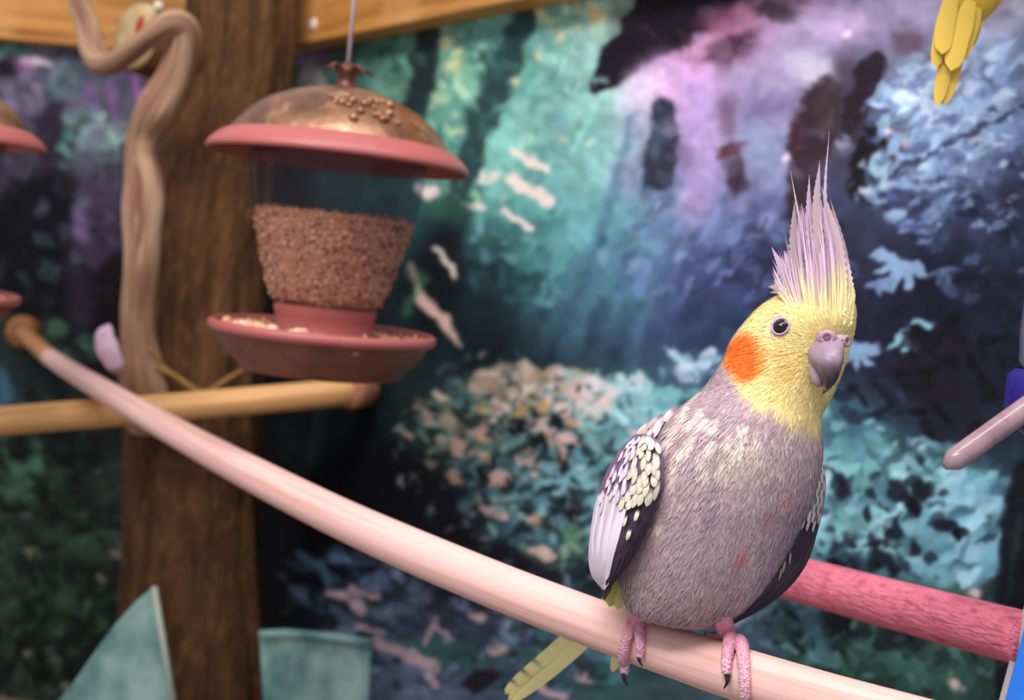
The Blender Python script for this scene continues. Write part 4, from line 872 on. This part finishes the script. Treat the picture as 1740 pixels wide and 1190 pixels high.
# ---- crest
def hit_head(x, y, off=0):
    p, n = on_body(x, y, off); return p
CL, CM, CY = lin((212, 182, 204)), lin((196, 174, 176)), lin((242, 228, 162))
crest = [((1420, 520), (1403, 345), (1409, 224), 13, 'wisp'), ((1404, 515), (1389, 365), (1393, 272), 20, 'point'), ((1396, 512), (1377, 385), (1375, 297), 18, 'point'), ((1384, 512), (1361, 385), (1343, 290), 10, 'wisp'),
         ((1372, 512), (1352, 420), (1350, 342), 24, 'point'), ((1352, 512), (1332, 462), (1311, 420), 20, 'point'), ((1362, 512), (1344, 470), (1332, 426), 18, 'point'), ((1344, 512), (1324, 492), (1305, 487), 16, 'point'),
         ((1430, 530), (1424, 420), (1396, 318), 20, 'point'), ((1439, 545), (1437, 440), (1411, 338), 20, 'point'), ((1441, 552), (1442, 480), (1428, 392), 18, 'point'), ((1412, 520), (1408, 420), (1392, 330), 22, 'point'),
         ((1350, 515), (1330, 498), (1308, 497), 12, 'point'), ((1356, 512), (1340, 485), (1320, 455), 18, 'point'), ((1390, 516), (1372, 430), (1362, 345), 20, 'point'), ((1380, 514), (1362, 440), (1356, 372), 22, 'point')]
rc_ = random.Random(9)
for k_ in range(30):
    g = k_ / 29; rx = 1348 + 94 * g; ry = 510 + 32 * g ** 1.6
    tx = np.interp(g, [0, .25, .5, .75, 1], [1322, 1348, 1376, 1402, 1434]) + rc_.uniform(-7, 7); ty = np.interp(g, [0, .25, .5, .75, 1], [478, 400, 350, 372, 440]) + rc_.uniform(-12, 45)
    crest.append(((rx, ry), ((rx + tx) / 2 - 4 + 12 * g, (ry + ty) / 2), (tx, ty), rc_.uniform(13, 22), 'point'))
for k_ in range(52):       # yellow forehead feathers round the base
    g = rc_.random(); rx = 1330 + 112 * g; ry = 512 + 28 * g + rc_.uniform(-10, 22)
    crest.append(((rx, ry), (rx - 3 + 6 * g, ry - 28), (rx - 12 + 16 * g + rc_.uniform(-5, 5), ry - rc_.uniform(38, 60 + 50 * math.sin(math.pi * min(1, g + .1)))), rc_.uniform(8, 13), 'short'))
for (a, m, b, w_, kind) in crest:
    g = np.clip((a[0] - 1340) / 100, 0, 1); za = ZC - .004 - .012 * g + rc_.uniform(-.004, .004); short = kind == 'short'
    sz = (on_body(a[0], a[1], .0004)[0] - CAM) @ f_; ra = P(a[0], a[1], sz)
    ym = np.clip((500 - m[1]) / 60, 0, 1); zm = ((on_body(m[0], m[1], .0005)[0] - CAM) @ f_) if m[1] > 492 else (sz + .003) * (1 - ym) + (za - .002) * ym
    rm = P(m[0], m[1], zm); rb = P(b[0], b[1], za + .003 if b[1] < 480 else zm - .0005)
    nn = unit(-f_ + r_ * rc_.uniform(-.5, .5))
    V, Fc, t = fan_feather(ra, rm, rb, PM(w_, ZC), nn, 34, 'wisp' if kind == 'wisp' else 'point', .12, barb=.22)
    x, y, _ = proj(V); up_ = smooth01(-y + rc_.uniform(-14, 14) + (22 if a[0] < 1368 else 0), -508, -438)[:, None]
    top = rc_.choice((CL, CL, CM)) * rc_.uniform(.66, 1.05); cy_ = CY * rc_.uniform(.88, 1.04)
    MB().add(V, Fc, np.clip(cy_ * (1 - up_) + top * up_, 0, .92)).build('crest_feather', M_VANE, ck)

cf = MB()
for k_ in range(360):
    g = rc_.random(); rx = 1340 + 104 * g + rc_.uniform(-4, 4); ry = 508 + 32 * g ** 1.5 + rc_.uniform(-10, 16)
    tx = np.interp(g, [0, .12, .3, .5, .75, 1], [1306, 1322, 1350, 1376, 1404, 1440]) + rc_.uniform(-8, 8); top_ = np.interp(g, [0, .12, .3, .5, .75, 1], [488, 430, 372, 318, 352, 440])
    q_ = rc_.random() ** 1.3; ty = top_ + (ry - 24 - top_) * q_; tx = tx + (rx - tx) * q_ * .7
    za = ZC - .006 - .013 * g + rc_.uniform(-.005, .004)
    sz = (on_body(rx, ry, .0006)[0] - CAM) @ f_; V, Fc, t = fan_feather(P(rx, ry, sz), P((rx + tx) / 2 - 4 + 12 * g, (ry + ty) / 2, sz + (za - sz) * .5), P(tx, ty, za + .002), PM(rc_.uniform(1.6, 4.5), ZC), unit(-f_ + r_ * rc_.uniform(-.6, .6)), 8, 'point', .1)
    y = proj(V)[1]; up_ = smooth01(-y + rc_.uniform(-25, 25) + (22 if g < .28 else 0), -512, -445)[:, None]; sh = rc_.choice((.7, .85, 1.0, 1.1))
    cf.add(V, Fc, np.clip(CY * min(1, sh + .2) * (1 - up_) + CL * sh * up_, 0, .95))
cf.build('crest_barbs', M_VANE, ck)['kind'] = 'stuff'

# ---- eyes
eo, en = on_body(1327, 556)
M_LID = mat('lilac_eye_skin', (188, 156, 176), .6, .25)
ey = MB().ball(eo - en * .0016, .0040, 24).build('eye', M_BLACK, ck)
e_a = unit(np.cross(en, (0, 0, 1))); e_b = np.cross(en, e_a); th = np.linspace(0, 2 * np.pi, 33)[:-1]
ringp = [eo + en * .0007 + e_a * math.cos(a) * .0041 + e_b * math.sin(a) * .0043 for a in np.append(th, th[0])]
MB().tube(ringp, .00055, 10).build('eyelid', M_LID, ck)
eo2 = P(1440, 566, ZC + .006); MB().ball(eo2 - r_ * .0022, .0036, 20).build('eye', M_BLACK, ck)

# ---- beak: upper mandible, lower mandible, cere with nostrils
M_BEAK = mat('mauve_grey_beak', None, .38, .4, sub=.05, noise=[('o', (160, 160, 160), .55, .85, (176, 150, 168))])
fz = (on_body(1400, 600)[0] - CAM) @ f_
bk = spline([(1402, 578, 25, 8, .004), (1403, 592, 27.5, 9, -.003), (1404, 606, 26.5, 9.3, -.0075), (1407, 620, 22, 8.6, -.0105), (1410, 633, 15.5, 7, -.012), (1410.5, 645, 11.5, 5.4, -.012), (1408, 655, 8, 3.8, -.0112), (1403.5, 663, 4.6, 2.4, -.010), (1398, 670, 1.2, .8, -.0085)], 30)
rg = []; cc = []; tb2 = np.linspace(0, 2 * np.pi, 28, endpoint=False)
for (x, y, hw, hd_, dz) in bk:
    o = P(x, y, fz + dz); w = PM(hw, ZC); d = hd_ / 1000
    prof_ = np.abs(np.sin(tb2)) ** .9 * np.sign(np.sin(tb2))
    rg.append(o + np.cos(tb2)[:, None] * unit(r_ + u_ * .12) * w + prof_[:, None] * (-f_ + u_ * .15) * d)
    tq = np.clip(smooth01(y, 602, 656) * .85 + .08 * np.sin(5 * tb2 + y * .1), 0, 1)[:, None]; cc.append(lin(np.array([152, 130, 146]) * (1 - tq) + np.array([48, 42, 50]) * tq))
MB().loft(rg, c=np.array(cc)).build('upper_beak', M_BEAK, ck)
lb = spline([(1392, 604, 14, .002), (1388, 622, 13, -.003), (1387.5, 636, 11.5, -.0055), (1390, 648, 8.5, -.0065), (1393, 656, 4, -.006)], 16)
MB().tube([P(x, y, fz + dz) for x, y, w, dz in lb], [PM(w, ZC) for x, y, w, dz in lb], 20, c=lin((172, 146, 162))).build('lower_beak', M_BEAK, ck)
M_CERE = mat('pinkish_cere', (176, 146, 158), .55, .3)
cz = fz - .004
for (x, y, zz, s) in [(1405, 575, cz, 1.0), (1428, 580, cz + .002, .8)]:
    o = P(x, y, zz); nn = unit(-f_ - r_ * (.25 if s == 1 else -.8)); a = unit(np.cross(nn, u_)); b = np.cross(nn, a)
    cr = MB().ball(o, (PM(16, ZC) * s, PM(14, ZC) * s, .0034), 20, ax=np.array([a, b, nn])).build('cere', M_CERE, ck)
    MB().tube([o + nn * .0032 + a * math.cos(q) * PM(8.5, ZC) * s + b * math.sin(q) * PM(8.5, ZC) * s for q in np.linspace(0, 2 * np.pi, 25)], .0010, 8).build('nostril_rim', M_CERE, cr)
    MB().ball(o + nn * .0030, (PM(6, ZC) * s, PM(6, ZC) * s, .0008), 14, ax=np.array([a, b, nn])).build('nostril', mat('nostril_skin', (150, 104, 110), .8, .1), cr)

# ---- legs, toes and claws gripping the perch
M_FOOT = mat('pink_scaly_skin', (222, 152, 166), .6, .3, sub=.1, noise=[('o', (260, 260, 260), .5, .68, (196, 124, 146))], bump=('o', (900, 900, 900), .6, .0012, 'v'))
nt_ = M_FOOT.node_tree; N_ = nt_.nodes; tc_ = N_.new('ShaderNodeTexCoord'); vo_ = N_.new('ShaderNodeTexVoronoi'); vo_.inputs['Scale'].default_value = 720; nt_.links.new(tc_.outputs['Object'], vo_.inputs['Vector'])
mr_ = N_.new('ShaderNodeMapRange'); mr_.inputs[1].default_value = .16; mr_.inputs[2].default_value = .52; nt_.links.new(vo_.outputs['Distance'], mr_.inputs[0])
mxs = N_.new('ShaderNodeMix'); mxs.data_type = 'RGBA'; mxs.inputs[6].default_value = (*lin((176, 112, 142)), 1); mxs.inputs[7].default_value = (*lin((240, 198, 212)), 1); nt_.links.new(mr_.outputs[0], mxs.inputs[0])
at_ = N_.new('ShaderNodeAttribute'); at_.attribute_name = 'Col'; mxf = N_.new('ShaderNodeMix'); mxf.data_type = 'RGBA'
ps_ = N_['Principled BSDF']; old_ = ps_.inputs['Base Color'].links[0].from_socket; nt_.links.new(at_.outputs['Fac'], mxf.inputs[0]); nt_.links.new(old_, mxf.inputs[6]); nt_.links.new(mxs.outputs[2], mxf.inputs[7]); nt_.links.new(mxf.outputs[2], ps_.inputs['Base Color'])
M_SCALE = mat('foot_scale', (236, 206, 220), .5, .3); M_CLAW = mat('black_claw', (34, 28, 38), .25, .5)
def toe(mb, pts, rad, lift=1.0):
    q = []
    for (p, R) in zip(spline(pts, 14), np.interp(np.linspace(0, 1, 14), np.linspace(0, 1, len(rad)), rad)):
        h = on_perch(p[0], p[1], R * .72 * lift)
        if h is None: h = P(p[0], p[1], (q[-1] - CAM) @ f_ + .0005) if q else P(p[0], p[1], ZC - .008)
        q.append(h)
    mb.tube(q, .88 * np.interp(np.linspace(0, 1, 14), np.linspace(0, 1, len(rad)), rad) * (1 + .06 * np.sin(np.arange(14) * 2.1)), 14, c=np.repeat(np.linspace(0, 1, 14) ** 1.3, 14)[:, None] * np.ones(3)); return q
def scales(parent, q, R):
    s = MB()
    for i in range(5, 13):
        for j in range(-2, 3):
            d = unit(CAM - q[i]); T = unit(q[min(i + 1, 13)] - q[i - 1]); sd_ = unit(np.cross(T, d)); an = j * .55 + (.27 if i % 2 else 0)
            n_ = d * math.cos(an) + sd_ * math.sin(an); s.ball(q[i] + n_ * R * .97, (.00055, .00055, .0003), 6, ax=np.array([sd_, T, n_]))
    return s.build('toe_scales', M_SCALE, parent)
def claw(parent, a, b, c, R):
    cv = spline([a, b, c], 10); return MB().tube(cv, np.linspace(R, R * .12, 10), 10).build('claw', M_CLAW, parent)
def foot_at(name, hip, ankle, toes, backs):
    mb = MB(); h0, _ = on_body(*hip, -.006); an = on_perch(*ankle, .004)
    if an is None: an = P(*ankle, ZC - .006)
    mb.tube(spline([h0, (h0 + an) / 2 - f_ * .002, an], 10), np.linspace(.0056, .0042, 10), 16, c=(.1, .1, .1))
    mb.ball(an, (.0048, .0042, .0040), 14, c=(.1, .1, .1))
    qs = [toe(mb, t, r) for (t, r, cl) in toes]
    for (t, r) in backs:
        toe(mb, t, r)
    o = mb.build('leg', M_FOOT, ck)
    for (t, r, cl), q in zip(toes, qs):
        e = q[-1]; z = (e - CAM) @ f_; claw(o, q[-2], P(*cl[0], z - .0016), P(*cl[1], z - .0004), r[-1] * .72)
    return o
foot_at('leg', (1084, 1036), (1084, 1058), [([(1082, 1062), (1070, 1085), (1063, 1118), (1061, 1143)], [.0040, .0036, .0031, .0027], [(1060, 1153), (1066, 1166)]),
        ([(1088, 1064), (1090, 1082), (1092, 1100), (1091, 1115)], [.0036, .0032, .0027, .0023], [(1086, 1122), (1092, 1133)])], [([(1090, 1060), (1100, 1058), (1108, 1056)], [.0036, .003, .002])])
foot_at('leg', (1226, 1046), (1238, 1084), [([(1240, 1092), (1240, 1108), (1238, 1128), (1238, 1146)], [.0042, .0036, .0030, .0025], [(1236, 1158), (1230, 1171)]),
        ([(1250, 1092), (1262, 1110), (1269, 1145), (1270, 1186)], [.0042, .0038, .0033, .0029], [(1270, 1199), (1267, 1212)])], [([(1232, 1082), (1214, 1084), (1198, 1080)], [.0038, .0032, .0022])])
# feathered thigh tuft over the far leg
for (x, y, x2, y2) in [(1082, 1036, 1090, 1052), (1094, 1044, 1100, 1056)]:
    a, n1 = on_body(x, y, .0008); b = P(x2, y2, (a - CAM) @ f_ + .001)
    V, Fc, t = fan_feather(a, (a + b) / 2 + n1 * .001, b, PM(13, ZC), n1, 8, 'point', .12); MB().add(V, Fc, lin((166, 150, 142))).build('thigh_feather', M_VANE, ck)

# ---- tail: long yellow feathers with dark bars passing behind the perch
YT, YD = lin((254, 250, 176)), lin((58, 56, 52))
tailf = [((1062, 1000), (965, 1095), (858, 1180), 34, .030, True), ((1072, 1006), (985, 1100), (868, 1196), 24, .027, False), ((1056, 996), (960, 1088), (862, 1172), 22, .034, True), ((1080, 1010), (1064, 1080), (1042, 1142), 24, -.06, False), ((1066, 1004), (975, 1098), (864, 1190), 28, .033, False)]
for (a, m, b, w_, dz, bars) in tailf:
    nn = unit(-f_ + .15 * r_); V, Fc, t = fan_feather(P(*a, ZC + .02), P(*m, ZC + .085 + dz * .4), P(*b, ZC + .125 + dz * .4), PM(w_, ZC + .11), nn, 44, 'long', .06)
    C = np.tile(YT, (len(V), 1)); edge_ = np.tile([1, 0, 0], 44)
    if bars:
        x = np.sin(t * 70 + np.tile([0, .9, .9], 44)); dk = (smooth01(x, .72, .95) * np.where(np.tile([0, 1, 2], 44) == 2, .95, np.where(np.tile([0, 1, 2], 44) == 1, .35, 0)))[:, None]; C = C * (1 - dk) + YD * dk
    MB().add(V, Fc, C).build('tail_feather', M_VANE, ck)
for (a, b, w_, c) in [((1048, 985), (1036, 1032), 18, lin((176, 176, 96))), ((1056, 990), (1050, 1036), 18, lin((198, 196, 130))), ((1040, 985), (1026, 1020), 14, lin((90, 82, 70))), ((1066, 1000), (1066, 1040), 16, lin((214, 208, 170)))]:
    za = ZC + .002; V, Fc, t = fan_feather(P(*a, za), P((a[0] + b[0]) / 2, (a[1] + b[1]) / 2, za - .001), P(*b, za), PM(w_, ZC), -f_, 10, 'long', .1)
    MB().add(V, Fc, c).build('undertail_feather', M_VANE, ck)

for o in bpy.data.objects:
    if '_o' in o: del o['_o']
